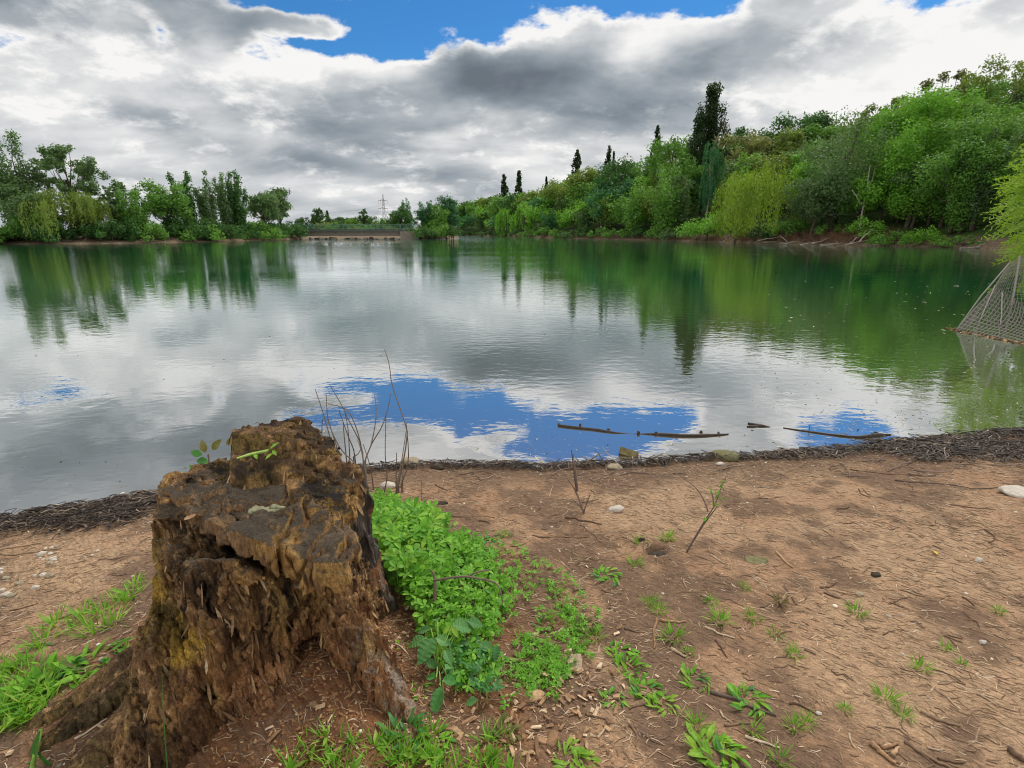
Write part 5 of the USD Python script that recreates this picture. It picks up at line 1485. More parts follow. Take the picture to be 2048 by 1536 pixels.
t = thing('broken_stalk', gp(60, 1530), 'cut pale green stalk with hanging leaves in the lower left corner', 'stem')
a_, b_ = at_y(62, 1545, 1.02), at_y(82, 1458, 1.08)
put('stem', tube([a_, (a_ + b_) / 2, b_], [0.006, 0.006, 0.005], 6), STEM_GREEN, t, smooth=True)
for (x, y, dx, dz, L) in [(80, 1462, -.35, -1, 0.13), (72, 1500, .6, -.7, 0.09), (66, 1520, -.5, -.6, 0.09)]:
    put('leaf', leaves('lance', [at_y(x, y, 1.05)], [[dx, -.2, dz]], [[-.4, -1, .3]], L, L * 0.22, 0.1), HERB_DEEP, t)
# ------------------------------------------------------------------ bare stalks
def smooth_line(pts, n=14):
    pts = np.asarray(pts, float)
    u = np.linspace(0, 1, len(pts))
    from scipy.interpolate import PchipInterpolator
    return PchipInterpolator(u, pts)(np.linspace(0, 1, n))

def stalks(name, base_px, label, lines, scale, off, cat='dry stalks', r0=0.0042, mat=None, spread=0.12, rooted=99):
    """bare stems; each line is a list of points of the photograph from the root upwards, in a crop of it"""
    b = gp(*base_px)
    t = thing(name, b, label, cat)
    for i, ln in enumerate(lines):
        rr = np.random.default_rng(i + int(base_px[0]))
        Y = b[1] + rr.uniform(-spread, spread)
        P = np.array([at_y(off[0] + x * scale, off[1] + y * scale, Y + 0.015 * k) for k, (x, y) in enumerate(ln)])
        root = float(ground_z(P[0, 0], P[0, 1]))
        if P[0, 2] > root and i < rooted:
            P = np.vstack([[P[0, 0], P[0, 1] - 0.0, root - 0.01], P])
        L = smooth_line(P)
        put('stem', tube(L, np.linspace(r0, r0 * 0.42, len(L)), 5), mat or STEM_DRY, t, smooth=True)
    return t
Z1 = (600, 680)
stalks('dry_stalks', (722, 985), 'clump of thin bare brown stalks right behind the stump', [
    [(500, 1080), (495, 1010), (470, 820), (440, 700), (380, 560), (330, 520), (215, 490)], [(430, 990), (415, 860), (370, 740), (300, 540)],
    [(420, 960), (340, 870), (285, 790), (210, 590), (200, 410)], [(490, 1010), (480, 850), (365, 600), (330, 520), (228, 345)],
    [(500, 960), (550, 790), (585, 560), (572, 425)], [(495, 980), (540, 820), (640, 640), (695, 415)], [(375, 1020), (380, 860), (370, 700), (345, 560)],
    [(330, 1050), (290, 850), (240, 690), (210, 580)], [(310, 1000), (240, 780), (180, 570), (115, 375)], [(172, 900), (172, 610)],
    [(560, 1110), (545, 1000), (485, 800)], [(510, 1060), (470, 850), (435, 765)], [(410, 900), (440, 880), (470, 830)], [(345, 800), (330, 640)]], 0.26042, Z1, r0=0.0052)
stalks('dry_stalks', (796, 985), 'taller clump of bare stalks with one long forked stem right of the stump', [
    [(755, 1130), (790, 950), (825, 720), (805, 640), (760, 500), (700, 320), (690, 215), (650, 70)], [(690, 215), (697, 180), (695, 140)][::1],
    [(745, 1120), (775, 960), (815, 700)], [(820, 990), (833, 860), (815, 640)], [(738, 1140), (742, 865)], [(785, 1200), (790, 1010)]][0:1] + [
    [(745, 1120), (775, 960), (815, 700)], [(780, 1110), (820, 990), (833, 860), (815, 640)], [(738, 1140), (742, 865)], [(785, 1200), (790, 1010)]], 0.26042, Z1, r0=0.0055, spread=0.02)
stalks('dry_stalk', (772, 980), 'single upright bare stalk between the two stalk clumps', [[(650, 1160), (668, 1040), (655, 900), (660, 590)]], 0.26042, Z1, r0=0.0052)
stalks('dry_stalk', (842, 1005), 'short bare stalk standing in the sand behind the cinquefoil', [[(930, 1290), (935, 1180), (928, 1050)]], 0.26042, Z1, r0=0.0035)
Z4 = (700, 900)
stalks('dead_sapling', (1168, 1026), 'small dead sapling with broken stub on the sand near the waterline', [[(1130, 305), (1090, 200), (1045, 130), (1000, 75)], [(1130, 300), (1160, 215)], [(1095, 200), (1083, 110), (1070, 0)], [(1100, 200), (1092, 120), (1078, 20)], [(1130, 300), (1110, 270), (1075, 240)]], 0.414, Z4, 'sapling', r0=0.006, spread=0.01, rooted=2)
stalks('dead_twig', (866, 1244), 'upright dead twig with a side branch bending over the cinquefoil', [[(400, 835), (410, 640), (390, 580)]], 0.414, Z4, 'twig', r0=0.0085, spread=0.0)
tw = stage.GetPrimAtPath('/World/dead_twig')
_Y = ORIGIN['/World/dead_twig'][1]
for ln, r in (([(410, 630), (425, 628), (570, 612), (700, 640), (718, 660), (738, 740)], 0.0042), ([(570, 612), (620, 588), (672, 582)], 0.0036)):
    L = smooth_line([at_y(700 + x * .414, 900 + y * .414, _Y - 0.02 * k) for k, (x, y) in enumerate(ln)])
    put('stem', tube(L, np.linspace(r, r * .6, len(L)), 6), STEM_DRY, tw, smooth=True)
sh = stalks('young_shoot', (1373, 1105), 'thin reddish shoot with small green leaves leaning right on the sand', [[(60, 495), (150, 340), (200, 260), (225, 190), (252, 130)], [(60, 495), (165, 330), (215, 270)], [(165, 300), (120, 200), (50, 140), (0, 110)], [(195, 270), (185, 215), (178, 190)]], 0.414, (1348, 900), 'shoot', r0=0.0040, spread=0.0, mat=STEM_DRY, rooted=1)
_Y = ORIGIN['/World/young_shoot'][1]
for k, (x, y) in enumerate([(200, 240), (215, 215), (230, 230), (190, 260), (240, 200), (205, 205), (225, 250), (180, 210), (235, 165), (245, 145), (160, 330), (150, 350), (195, 280)]):
    r = np.random.default_rng(k)
    put('leaf', leaves('lance', [at_y(1348 + x * .414, 900 + y * .414, _Y)], [r.normal(0, 1, 3) + [0, 0, .5]], [[r.normal(0, .5), -1, .4]], 0.026, 0.009, 0.2), HERB, sh)
stalks('stake', (760, 1090), 'weathered grey stump of a stake beside the cinquefoil', [[(530, 1590), (535, 1350)], [(512, 1590), (520, 1400)]], 0.26042, Z1, 'stake', r0=0.009, spread=0.01)

# ------------------------------------------------------------------ litter
def strips(p, ang, L, r, bendy, rng, lift=0.0, sides=3, rise=0.0, k=4):
    """many thin bent pieces lying on the ground"""
    n = len(p)
    L, r = np.broadcast_to(L, n), np.broadcast_to(r, n)
    t = np.linspace(-0.5, 0.5, k)
    d = np.stack([np.cos(ang), np.sin(ang)], 1)
    q = np.stack([-d[:, 1], d[:, 0]], 1)
    b = rng.normal(0, bendy, n) * L
    w = rng.normal(0, bendy * 0.5, n) * L
    xy = p[:, None, :2] + d[:, None] * (t[None] * L[:, None])[..., None] + q[:, None] * (b[:, None] * (4 * t[None] ** 2 - 0.3) + w[:, None] * np.sin(t * 9)[None])[..., None]
    z = ground_z(xy[..., 0], xy[..., 1]) + (r * 0.55 + lift)[:, None] + rise * L[:, None] * np.abs(rng.normal(0, 0.12, (n, k)))
    z = np.maximum(z, 0.002 + 0 * z)
    c = np.concatenate([xy, z[..., None]], -1)
    tan = unit(np.concatenate([d, np.zeros((n, 1))], 1))[:, None]
    a = np.cross(tan, [0, 0, 1.0]); bb = np.tile([0, 0, 1.0], (n, 1, 1))
    an = np.arange(sides) * 2 * np.pi / sides + 0.5
    taper = np.array([0.8, 1.0, 0.95, 0.5]) if k == 4 else np.array([0.8, 1.0, 0.5])
    v = c[:, :, None] + (r[:, None] * taper[None])[:, :, None, None] * (np.cos(an)[None, None, :, None] * a[:, :, None] + np.sin(an)[None, None, :, None] * bb[:, :, None])
    i, j = np.meshgrid(np.arange(k - 1), np.arange(sides), indexing='ij')
    f = np.stack([i * sides + j, i * sides + (j + 1) % sides, (i + 1) * sides + (j + 1) % sides, (i + 1) * sides + j], -1).reshape(-1, 4)
    f = np.vstack([f[:, [0, 1, 2]], f[:, [0, 2, 3]], [[0, 2, 1]], [[(k - 1) * sides, (k - 1) * sides + 1, (k - 1) * sides + 2]]])
    F = f[None] + (np.arange(n) * k * sides)[:, None, None]
    return v.reshape(-1, 3), F.reshape(-1, 3)

def chunks(p, size, rng, thick=0.3, long_=2.2):
    """many angular chips lying on the ground: bent wedges of eight corners"""
    n = len(p)
    size = np.broadcast_to(size, n)
    c8 = np.array([[x, y, z] for z in (-.5, .5) for x, y in ((-.5, -.5), (.5, -.5), (.5, .5), (-.5, .5))])
    s = np.stack([size * rng.uniform(0.8, long_, n), size * rng.uniform(0.45, 0.9, n), size * thick * rng.uniform(0.5, 1.4, n)], 1)
    v = c8[None] * s[:, None] * rng.uniform(0.55, 1.15, (n, 8, 1)) + rng.normal(0, 0.06, (n, 8, 3)) * size[:, None, None]
    R = np.array([trimesh.transformations.euler_matrix(a, b, g)[:3, :3] for a, b, g in zip(rng.normal(0, .3, n), rng.normal(0, .3, n), rng.uniform(0, 6.28, n))])
    v = np.einsum('nij,nkj->nki', R, v) + p[:, None]
    v[..., 2] += (s[:, 2] * 0.45)[:, None]
    q = np.array([[0, 3, 2, 1], [4, 5, 6, 7], [0, 1, 5, 4], [1, 2, 6, 5], [2, 3, 7, 6], [3, 0, 4, 7]])
    f = np.vstack([q[:, [0, 1, 2]], q[:, [0, 2, 3]]])
    F = f[None] + (np.arange(n) * 8)[:, None, None]
    return v.reshape(-1, 3), F.reshape(-1, 3)

def land(n, rng, weight, box_=(-3.3, 5.4, 0.75, 4.9)):
    """n points of the beach, denser where weight(x, y, s) is high"""
    out = np.zeros((0, 2))
    while len(out) < n:
        q = np.column_stack([rng.uniform(box_[0], box_[1], n * 2), rng.uniform(box_[2], box_[3], n * 2)])
        s = shore_s(q[:, 0], q[:, 1])
        k = rng.uniform(0, 1, len(q)) < weight(q[:, 0], q[:, 1], s)
        out = np.vstack([out, q[k]])
    out = out[:n]
    return np.column_stack([out, ground_z(out[:, 0], out[:, 1])])
rng = np.random.default_rng(31)
clump = lambda x, y, f=3.0, sd=5: smooth01(fbm(np.stack([x * f, y * f, 0 * x], -1), 3, sd), 0.38, 0.66)
def flow(p, rng, sp=0.55):
    """most litter lies roughly along the waterline, drawn out by the waves"""
    e = 0.3
    g = (shore_y(p[:, 0] + e) - shore_y(p[:, 0] - e)) / (2 * e)
    base = np.where(p[:, 0] > 0.6, -0.75 + 0.15 * rng.normal(size=len(p)), np.arctan(g))
    return base + rng.normal(0, sp, len(p))
p = land(30000, rng, lambda x, y, s: (s > 0.05) * (0.25 + 0.75 * clump(x, y)))
put('straw_litter', strips(p, flow(p, rng, 0.7), rng.uniform(0.008, 0.042, len(p)), rng.uniform(0.0009, 0.0020, len(p)), 0.12, rng, k=3), STRAW, kind='stuff', label='fine straw and fibre litter all over the sandy soil', cat='litter')
p = land(2300, rng, lambda x, y, s: (s > 0.05) * (0.15 + 0.85 * clump(x, y, 2.2, 8)) * (0.35 + 0.65 * (1 - smooth01(s, 0.5, 2.2))))
p3_ = land(9000, rng, lambda x, y, s: (s > 0.05) * (0.10 + 0.90 * clump(x, y, 2.6, 13)))
put('dark_fibre_litter', strips(p3_, flow(p3_, rng, 0.6), rng.uniform(0.008, 0.04, len(p3_)), rng.uniform(0.0009, 0.0019, len(p3_)), 0.12, rng, k=3), TWIG, kind='stuff', label='fine dark root fibres matted on the sandy soil', cat='litter')
put('twig_litter', strips(p, flow(p, rng, 0.8), rng.uniform(0.02, 0.10, len(p)), rng.uniform(0.0012, 0.0026, len(p)), 0.14, rng), TWIG, kind='stuff', label='small thin twigs strewn over the sandy soil', cat='litter')
p = land(9000, rng, lambda x, y, s: wrack(x, y, s))
put('wrack', merge([strips(p[:5200], flow(p[:5200], rng, 1.0), rng.uniform(0.03, 0.16, 5200), rng.uniform(0.0015, 0.0042, 5200), 0.20, rng, lift=rng.uniform(0, 0.022, 5200), rise=0.5), chunks(p[5200:], rng.uniform(0.005, 0.016, 3800), rng, 0.5, 2.4)]), WRACK, kind='stuff', label='dark tangled wrack of rotten twigs along the waterline', cat='wrack')
p = land(3200, rng, lambda x, y, s: np.exp(-(((x + 0.12) / 0.42) ** 2 + ((y - 1.15) / 0.30) ** 2)) + 0.5 * np.exp(-(((x + 0.45) / 0.25) ** 2 + ((y - 1.45) / 0.3) ** 2)) + 0.02 * (s > 0.3) + 0.35 * np.exp(-(((x + 1.25) / 0.18) ** 2 + ((y - 1.05) / 0.2) ** 2)))
put('wood_crumbs', chunks(p, rng.uniform(0.003, 0.009, len(p)), rng, 0.4, 2.8), CHIP, kind='stuff', label='crumbs of rotten wood scattered in front of the stump', cat='wood crumbs')
p = land(2600, rng, lambda x, y, s: np.exp(-(((x + 0.60) / 0.20) ** 2 + ((y - 1.22) / 0.24) ** 2)) + 0.8 * np.exp(-(((x + 0.36) / 0.16) ** 2 + ((y - 1.5) / 0.22) ** 2)))
RED = island_material('red_rot', [(0, (0.115, 0.045, 0.02)), (0.5, (0.23, 0.105, 0.042)), (0.85, (0.36, 0.19, 0.08)), (1, (0.52, 0.35, 0.19))], 0.9, 90)
put('rot_dust', chunks(p, rng.uniform(0.003, 0.0085, len(p)), rng, 0.5, 2.2), RED, kind='stuff', label='red brown rotten wood dust heaped under the stump', cat='wood dust')
p = land(700, rng, lambda x, y, s: (s > 0.02) * (0.2 + 0.8 * np.exp(-((s - 0.75) / 0.25) ** 2) * (x < -1.4)))
v, f = [], []
ico = trimesh.creation.icosphere(1, 1.0)
iv = np.array(ico.vertices)
sc = rng.uniform(0.003, 0.009, len(p))[:, None, None] * rng.uniform(0.6, 1.3, (len(p), 1, 3)) * [1, 1, 0.6]
put('gravel', ((p[:, None] + iv[None] * sc).reshape(-1, 3), (np.array(ico.faces)[None] + (np.arange(len(p)) * len(iv))[:, None, None]).reshape(-1, 3)), PEBBLE, smooth=True, kind='stuff', label='small pale pebbles and shells in the sand', cat='gravel')

# pieces that can be picked out one by one
def one_strip(name, a, b, r, mat, label, cat, group=None, bend=0.05, seed=0, tip=0.5, lift=0.0):
    A, B = gp(*a), gp(*b)
    rr = np.random.default_rng(seed + int(a[0] + b[1]))
    t = np.linspace(0, 1, 8)
    P = A + (B - A) * t[:, None]
    side = unit(np.cross(B - A, [0, 0, 1.0])) * np.linalg.norm(B - A)
    P = P + side * (bend * np.sin(t * math.pi) + 0.02 * rr.normal(size=8))[:, None]
    P[:, 2] = np.maximum(ground_z(P[:, 0], P[:, 1]), 0.0) + r * 0.7 + lift * np.sin(t * math.pi)
    return put(name, tube(P, np.linspace(r, r * tip, 8), 6), mat, loc=A, smooth=True, label=label, cat=cat, group=group)
named = [((1065, 1072), (1172, 1074), 0.0042, 'long straight tan stalk lying level on the sand beyond the cinquefoil', 'stalk', STRAW), ((1164, 1050), (1212, 1092), 0.0032, 'tan stalk slanting right below the dead sapling', 'stalk', STRAW),
         ((1553, 1105), (1586, 1136), 0.0060, 'pale split stick lying alone on the open sand', 'stick', CHIP), ((1420, 1385), (1552, 1430), 0.0055, 'long grey twig lying under the oval weed', 'twig', STEM_DRY),
         ((1742, 1488), (1790, 1530), 0.0075, 'thick pale stick near the lower edge at the right', 'stick', CHIP), ((1762, 1496), (1796, 1490), 0.0058, 'short pale stick crossing the thick pale stick', 'stick', CHIP), ((1785, 1512), (1796, 1496), 0.0065, 'stubby pale stick beside the thick pale stick', 'stick', CHIP),
         ((1840, 1425), (1920, 1455), 0.0055, 'dark straight stick near the right lower corner', 'stick', TWIG), ((1808, 1484), (1905, 1540), 0.0055, 'dark crooked stick at the lower right edge', 'stick', TWIG), ((2015, 1500), (2060, 1530), 0.009, 'thick dark stick in the lower right corner', 'stick', TWIG),
         ((1645, 1175), (1712, 1212), 0.0034, 'thin brown stick with a grass tuft at its lower end', 'stick', TWIG), ((1640, 1176), (1675, 1166), 0.0050, 'short dark stick at the upper end of the thin brown stick', 'stick', TWIG), ((1900, 1010), (1990, 1020), 0.004, 'dark crooked twig lying along the wrack at the right', 'twig', TWIG),
         ((1700, 940), (1850, 952), 0.004, 'long tan reed stalk lying along the wrack', 'stalk', STRAW), ((1790, 962), (2000, 978), 0.005, 'longest grey branch lying below the wrack at the right', 'branch', STEM_DRY), ((1410, 1255), (1470, 1277), 0.0045, 'dark twig on the bare soil between the grass tufts', 'twig', TWIG),
         ((1490, 1474), (1560, 1496), 0.0042, 'pale twig left of the lower middle weeds', 'twig', STRAW), ((1313, 1238), (1308, 1298), 0.0050, 'upright lying pale stick right of the bronze weed', 'stick', CHIP), ((1320, 1242), (1372, 1244), 0.0052, 'level pale stick touching the upright lying stick', 'stick', CHIP),
         ((1342, 1298), (1372, 1315), 0.0062, 'stout dark twig under a round grass tuft', 'twig', TWIG), ((1366, 1160), (1374, 1178), 0.004, 'short curved pale root on the bare soil', 'root', STRAW), ((1130, 1036), (1204, 1050), 0.0058, 'thick brown stick below the dead sapling', 'stick', TWIG),
         ((0, 1100), (86, 1086), 0.0062, 'thick pale reed stalk on the left shore, upper one', 'reed', STRAW), ((0, 1109), (125, 1097), 0.0055, 'thin pale reed stalk on the left shore, lower one', 'reed', STRAW), ((20, 1222), (78, 1207), 0.0035, 'thin stalk on the pale sand at the left', 'stalk', STRAW), ((120, 1238), (152, 1225), 0.0045, 'tan stalk among the grass tufts left of the stump', 'stalk', STRAW),
         ((780, 1244), (862, 1234), 0.003, 'thin brown stalk lying over the red wood dust', 'stalk', STRAW), ((835, 1030), (990, 1036), 0.0035, 'long thin twig lying behind the cinquefoil', 'twig', STRAW), ((150, 1480), (215, 1438), 0.0035, 'thin yellow stalk under the left roots', 'stalk', STRAW), ((960, 958), (1010, 945), 0.004, 'pale root piece at the waterline', 'root', STRAW)]
for i, (a, b, r, lab, cat, m) in enumerate(named):
    one_strip({'stalk': 'dry_stalk_piece', 'reed': 'reed_stalk', 'root': 'root_piece', 'branch': 'fallen_branch'}.get(cat, cat + '_piece'), a, b, r, m, lab, cat, None, 0.03, i)
rr = np.random.default_rng(77)
for i in range(95):
    px, py = rr.uniform(760, 2040), rr.uniform(950, 1530)
    if shapely.contains_xy(CQP, *gp(px, py)[:2]) or (px < 1050 and py > 1100):
        continue
    L = rr.uniform(20, 60) * (0.5 + (py - 900) / 900)
    a = (0.55 if px > 1250 else 0.1) + rr.normal(0, 0.6)
    one_strip('loose_twig', (px, py), (px + L * math.cos(a), min(1560, py + L * math.sin(a) * 0.7)), rr.uniform(0.0022, 0.0042), TWIG, 'thin brown twig lying loose on the sandy soil', 'twig', 'loose twigs on the sandy soil', rr.normal(0, 0.10), 300 + i)
for i in range(46):
    px = rr.choice([rr.uniform(1640, 2048), rr.uniform(860, 1640), rr.uniform(0, 290)], p=[.5, .3, .2])
    s0 = np.interp(px, [0, 300, 690, 1000, 1300, 1600, 1850, 2048], [1047, 1000, 945, 936, 931, 912, 886, 868]) + rr.uniform(6, 60 if px > 1640 else 26)
    a = rr.normal(-0.15 if px > 1500 else -0.1, 0.5)
    L = rr.uniform(25, 85)
    one_strip('wrack_twig', (px, s0), (px + L * math.cos(a), s0 + L * math.sin(a) * 0.5), rr.uniform(0.003, 0.0055), STEM_DRY, 'grey brown twig sticking out of the dark wrack', 'twig', 'twigs in the wrack line', rr.normal(0, 0.15), 500 + i, lift=rr.uniform(0, 0.02))
_w = lambda c: 'beside the biggest grey wood chunk' if c[0] > 1120 and c[1] < 1400 else 'just below the cinquefoil' if c[1] < 1420 else 'near the lower edge'
for i in range(130):
    c = rr.normal((1085, 1430), (95, 62)) if i % 4 else rr.normal((1180, 1350), (70, 50))
    if not (880 < c[0] < 1330 and 1250 < c[1] < 1530):
        continue
    q = gp(*c)
    put('wood_chip', chunks(q[None] + [[0, 0, 0.003]], rr.uniform(0.009, 0.018), np.random.default_rng(800 + i), 0.4, 2.8), CHIP, loc=q, label='pale chip of rotten wood lying ' + _w(c), cat='wood chip', group='wood chips ' + _w(c))
for i, (x, y, s) in enumerate([(640, 1415, .016), (660, 1440, .012), (548, 1475, .018), (625, 1412, .012), (1380, 1310, .010), (170, 1380, .014), (20, 1510, .016), (290, 1365, .02), (150, 1500, .012)]):
    q = gp(x, y)
    put('wood_chip', chunks(q[None] + [[0, 0, 0.004]], s, np.random.default_rng(1800 + i), 0.35, 2.8), CHIP, loc=q, label='pale wood splinter lying on the red brown dust and soil round the stump foot', cat='wood chip', group='splinters round the stump foot')
def lump(name, px, py, w, hgt, seed, mat, label, cat, flat=0.5, z=None, ang=0.0, group=None, ratio=0.7):
    q = gp(px, py) if z is None else on_z(px, py, z)
    r = w / 2 / FPX * np.linalg.norm(q - EYE)
    v, f = rock([0, 0, 0], 1.0, seed, 1.0)
    v = v / np.abs(v).max(0) * [r, r * ratio, r * flat]
    c, s = math.cos(ang), math.sin(ang)
    v = v @ np.array([[c, s, 0], [-s, c, 0], [0, 0, 1]]) + q + [0, 0, r * flat * 0.35]
    return put(name, (v, f), mat, loc=q, smooth=45, label=label, cat=cat, group=group)
STONE_PALE = plain('pale_stone', (0.50, 0.45, 0.38), 0.8, 40, 0.3, 0.004)
STONE_TAN = plain('tan_stone', (0.30, 0.25, 0.17), 0.85, 35, 0.4, 0.004)
STONE_DARK = plain('dark_lump', (0.055, 0.042, 0.03), 0.9, 60, 0.5, 0.006)
STONE_MOSS = plain('mossy_stone', (0.16, 0.15, 0.07), 0.9, 50, 0.5, 0.004)
for (x, y, w, sd, m, lab, fl) in [(2044, 988, 52, 1, STONE_PALE, 'flat pale stone cut by the right edge of the photo', .22), (1232, 1021, 30, 2, STONE_PALE, 'round whitish stone on the sand right of the dead sapling', .45), (1228, 938, 36, 3, STONE_TAN, 'tan stone at the waterline below the floating wooden block', .45),
                                  (1440, 930, 18, 4, STONE_PALE, 'small pale stone just in front of the dark mossy lump', .5), (818, 930, 42, 5, STONE_TAN, 'tan rounded stone at the waterline behind the tall stalks', .6), (876, 936, 28, 6, STONE_DARK, 'small dark lump at the waterline behind the cinquefoil', .5),
                                  (1452, 916, 52, 7, STONE_MOSS, 'dark mossy lump sticking into the water', .4), (1514, 1122, 40, 8, STONE_MOSS, 'flat greenish patch of stone in the sand', .12), (1720, 1190, 14, 9, STONE_TAN, 'small tan stone beside the thin brown stick', .5), (1752, 1151, 16, 10, STONE_DARK, 'small dark stone on the open sand', .5),
                                  (775, 975, 34, 11, STONE_PALE, 'greyish stone between the stalk clumps', .5), (824, 1006, 12, 12, STONE_PALE, 'small white pebble behind the cinquefoil', .6), (1958, 1122, 12, 13, STONE_PALE, 'white pebble on the sand at the right', .6), (1966, 1286, 11, 14, STONE_PALE, 'white pebble low at the right', .6), (1637, 1428, 10, 15, STONE_PALE, 'tiny white pebble beside the grass tufts in the lower middle', .6),
                                  (1284, 1082, 13, 16, STONE_DARK, 'black pebble above the hole in the soil', .8), (975, 1105, 16, 17, STONE_DARK, 'grey pebble at the edge of the cinquefoil', .5), (1320, 1110, 44, 18, STONE_DARK, 'dark clod of earth by the hole in the soil', .35), (885, 1008, 22, 19, STONE_DARK, 'dark stick end lying behind the cinquefoil', .4)]:
    lump('stone', x, y, w, 0, 60 + sd, m, lab, 'stone' if 'clod' not in lab and 'stick' not in lab else 'clod', fl, z=0.0 if sd in (7,) else None)
for i in range(26):
    x, y = rr.uniform(-10, 130), rr.uniform(1108, 1180)
    y = np.clip(y - (x - 60) * 0.35, 1085, 1200)
    lump('pebble', x, y, rr.uniform(6, 14), 0, 2200 + i, STONE_PALE if i % 3 else STONE_TAN, 'small pale pebble in the gravel strip on the left shore', 'pebble', 0.5, group='pebbles on the left shore')
WOODCHUNK = plain('grey_wood_chunk', (0.36, 0.27, 0.19), 0.9, 70, 0.5, 0.006)
lump('wood_chunk', 1150, 1330, 44, 0, 91, WOODCHUNK, 'biggest grey brown wood chunk lying among the chips', 'wood chunk', 0.3, ang=1.35, ratio=0.62)
lump('wood_chunk', 1105, 1480, 34, 0, 92, CHIP, 'pale upright wood chunk low among the chips', 'wood chunk', 0.35, ang=1.2, ratio=0.55)
lump('wood_chunk', 1070, 1395, 40, 0, 93, CHIP, 'broken wood chunk just below the cinquefoil', 'wood chunk', 0.3, ang=0.2, ratio=0.55)
# cigarette end
cb = gp(815, 1219)
t = thing('cigarette_butt', cb, 'cigarette end with orange filter on the wood dust', 'cigarette end')
d_ = unit(np.array([0.25, 0.95, 0.12]))
put('filter', tube([cb + [0, 0, .008] + d_ * 0.006, cb + [0, 0, .008] + d_ * 0.026], 0.0045, 10), plain('filter_paper', (0.62, 0.27, 0.06), 0.7, 200, 0.2), t, smooth=40)
put('paper_end', tube([cb + [0, 0, .008] - d_ * 0.008, cb + [0, 0, .008] + d_ * 0.0059], 0.0044, 10), plain('white_paper', (0.75, 0.72, 0.66), 0.8, 100, 0.15), t, smooth=40)
yl = gp(1873, 1112)
put('fallen_leaf', leaves('ovate', [yl + [0, 0, .008]], [[.3, .9, .15]], [[.2, -.3, 1]], 0.035, 0.02, 0.2), plain('yellow_leaf', (0.62, 0.40, 0.03), 0.6, 60, 0.2), loc=yl, label='small yellow fallen leaf on the sand at the right', cat='leaf')
bd = gp(1560, 1210)
t = thing('withered_bush', bd, 'small withered blackish plant on the open sand', 'plant')
for i in range(16):
    r = np.random.default_rng(i + 50)
    a = r.uniform(0, 6.28); d = np.array([math.cos(a), math.sin(a), r.uniform(.5, 1.6)]); d /= np.linalg.norm(d)
    L = r.uniform(.03, .075)
    put('stem', tube([bd, bd + d * L * .6, bd + d * L + [0, 0, -.004]], [.0018, .0014, .0007], 4), TWIG, t)
    put('leaf', leaves('lance', [bd + d * L * .6, bd + d * L * .8], [d + r.normal(0, .6, 3), d + r.normal(0, .6, 3)], [[0, -.4, 1]] * 2, 0.016, 0.005, .3), HERB_BROWN, t)

# ------------------------------------------------------------------ things in the water
WETWOOD = plain('wet_wood', (0.045, 0.030, 0.022), 0.45, 40, 0.5, 0.003)
def float_branch(label, pts, rad, zs, knots, cat='branch', name='floating_branch'):
    P = smooth_line([on_z(x, y, z) for (x, y), z in zip(pts, zs)], 22)
    R = np.interp(np.linspace(0, 1, 22), np.linspace(0, 1, len(rad)), rad)
    t = thing(name, P[0], label, cat)
    v, f = tube(P, R * np.random.default_rng(5).uniform(0.85, 1.15, 22), 8)
    put('branch', (v, f), WETWOOD, t, smooth=True)
    for (x, y) in knots:
        q = on_z(x, y, 0.004)
        put('knot', rock(q + [0, 0, 0.006], 0.013, int(x), 1.0), WETWOOD, t, smooth=True)
    return t
float_branch('long dark knotty branch floating with its middle under water', [(1116, 851), (1150, 855), (1190, 859), (1228, 865), (1262, 869), (1300, 868), (1330, 869), (1372, 871), (1420, 870), (1457, 868)], [.011, .013, .012, .010, .007, .009, .013, .015, .013, .005], [.004, .005, .005, 0.003, -.006, .003, .006, .007, .006, .004], [(1160, 852), (1217, 860), (1277, 867), (1312, 868), (1402, 866), (1437, 868), (1118, 850)])
fb = float_branch('thinner dark branch floating right of the long knotty branch', [(1566, 856), (1617, 863), (1670, 870), (1718, 874), (1752, 870), (1782, 869)], [.006, .009, .010, .012, .016, .004], [.0, .003, .004, .006, .008, .004], [(1752, 868), (1744, 872)])
q = on_z(1618, 862, 0.0)
put('side_twig', tube([q, q + [0, 0, .05]], [.003, .0015], 5), WETWOOD, fb)
q0 = on_z(1496, 847, 0)
t = thing('floating_wood', q0, 'short forked dark piece of wood floating between the two branches', 'driftwood')
put('branch', tube([on_z(1540, 854, .002), on_z(1522, 851, .006), on_z(1510, 850, .006), on_z(1496, 846, .006)], [.004, .014, .016, .006], 7), WETWOOD, t, smooth=True)
put('side_branch', tube([on_z(1516, 852, .003), on_z(1504, 853, .004), on_z(1494, 853, .004)], [.012, .010, .005], 6), WETWOOD, t, smooth=True)
bq = on_z(1257, 909, 0.0)
m = trimesh.creation.box([0.145, 0.06, 0.055]); m = m.subdivide().subdivide().subdivide()
v = np.array(m.vertices); v = v * (1 - 0.10 * (np.abs(v / [.0725, .03, .0275]) ** 6).sum(1, keepdims=True) / 3) + (fbm(v * 60, 3, 5)[:, None] - .5) * .007
R = trimesh.transformations.euler_matrix(-0.55, 0.16, -0.42)[:3, :3]
put('wood_block', (v @ R.T + bq + [0, 0, .012], np.array(m.faces)), plain('mossy_block', (0.20, 0.165, 0.075), 0.85, 30, 0.45, 0.004), loc=bq, smooth=35, label='mossy block lying tilted in the shallow water', cat='block')
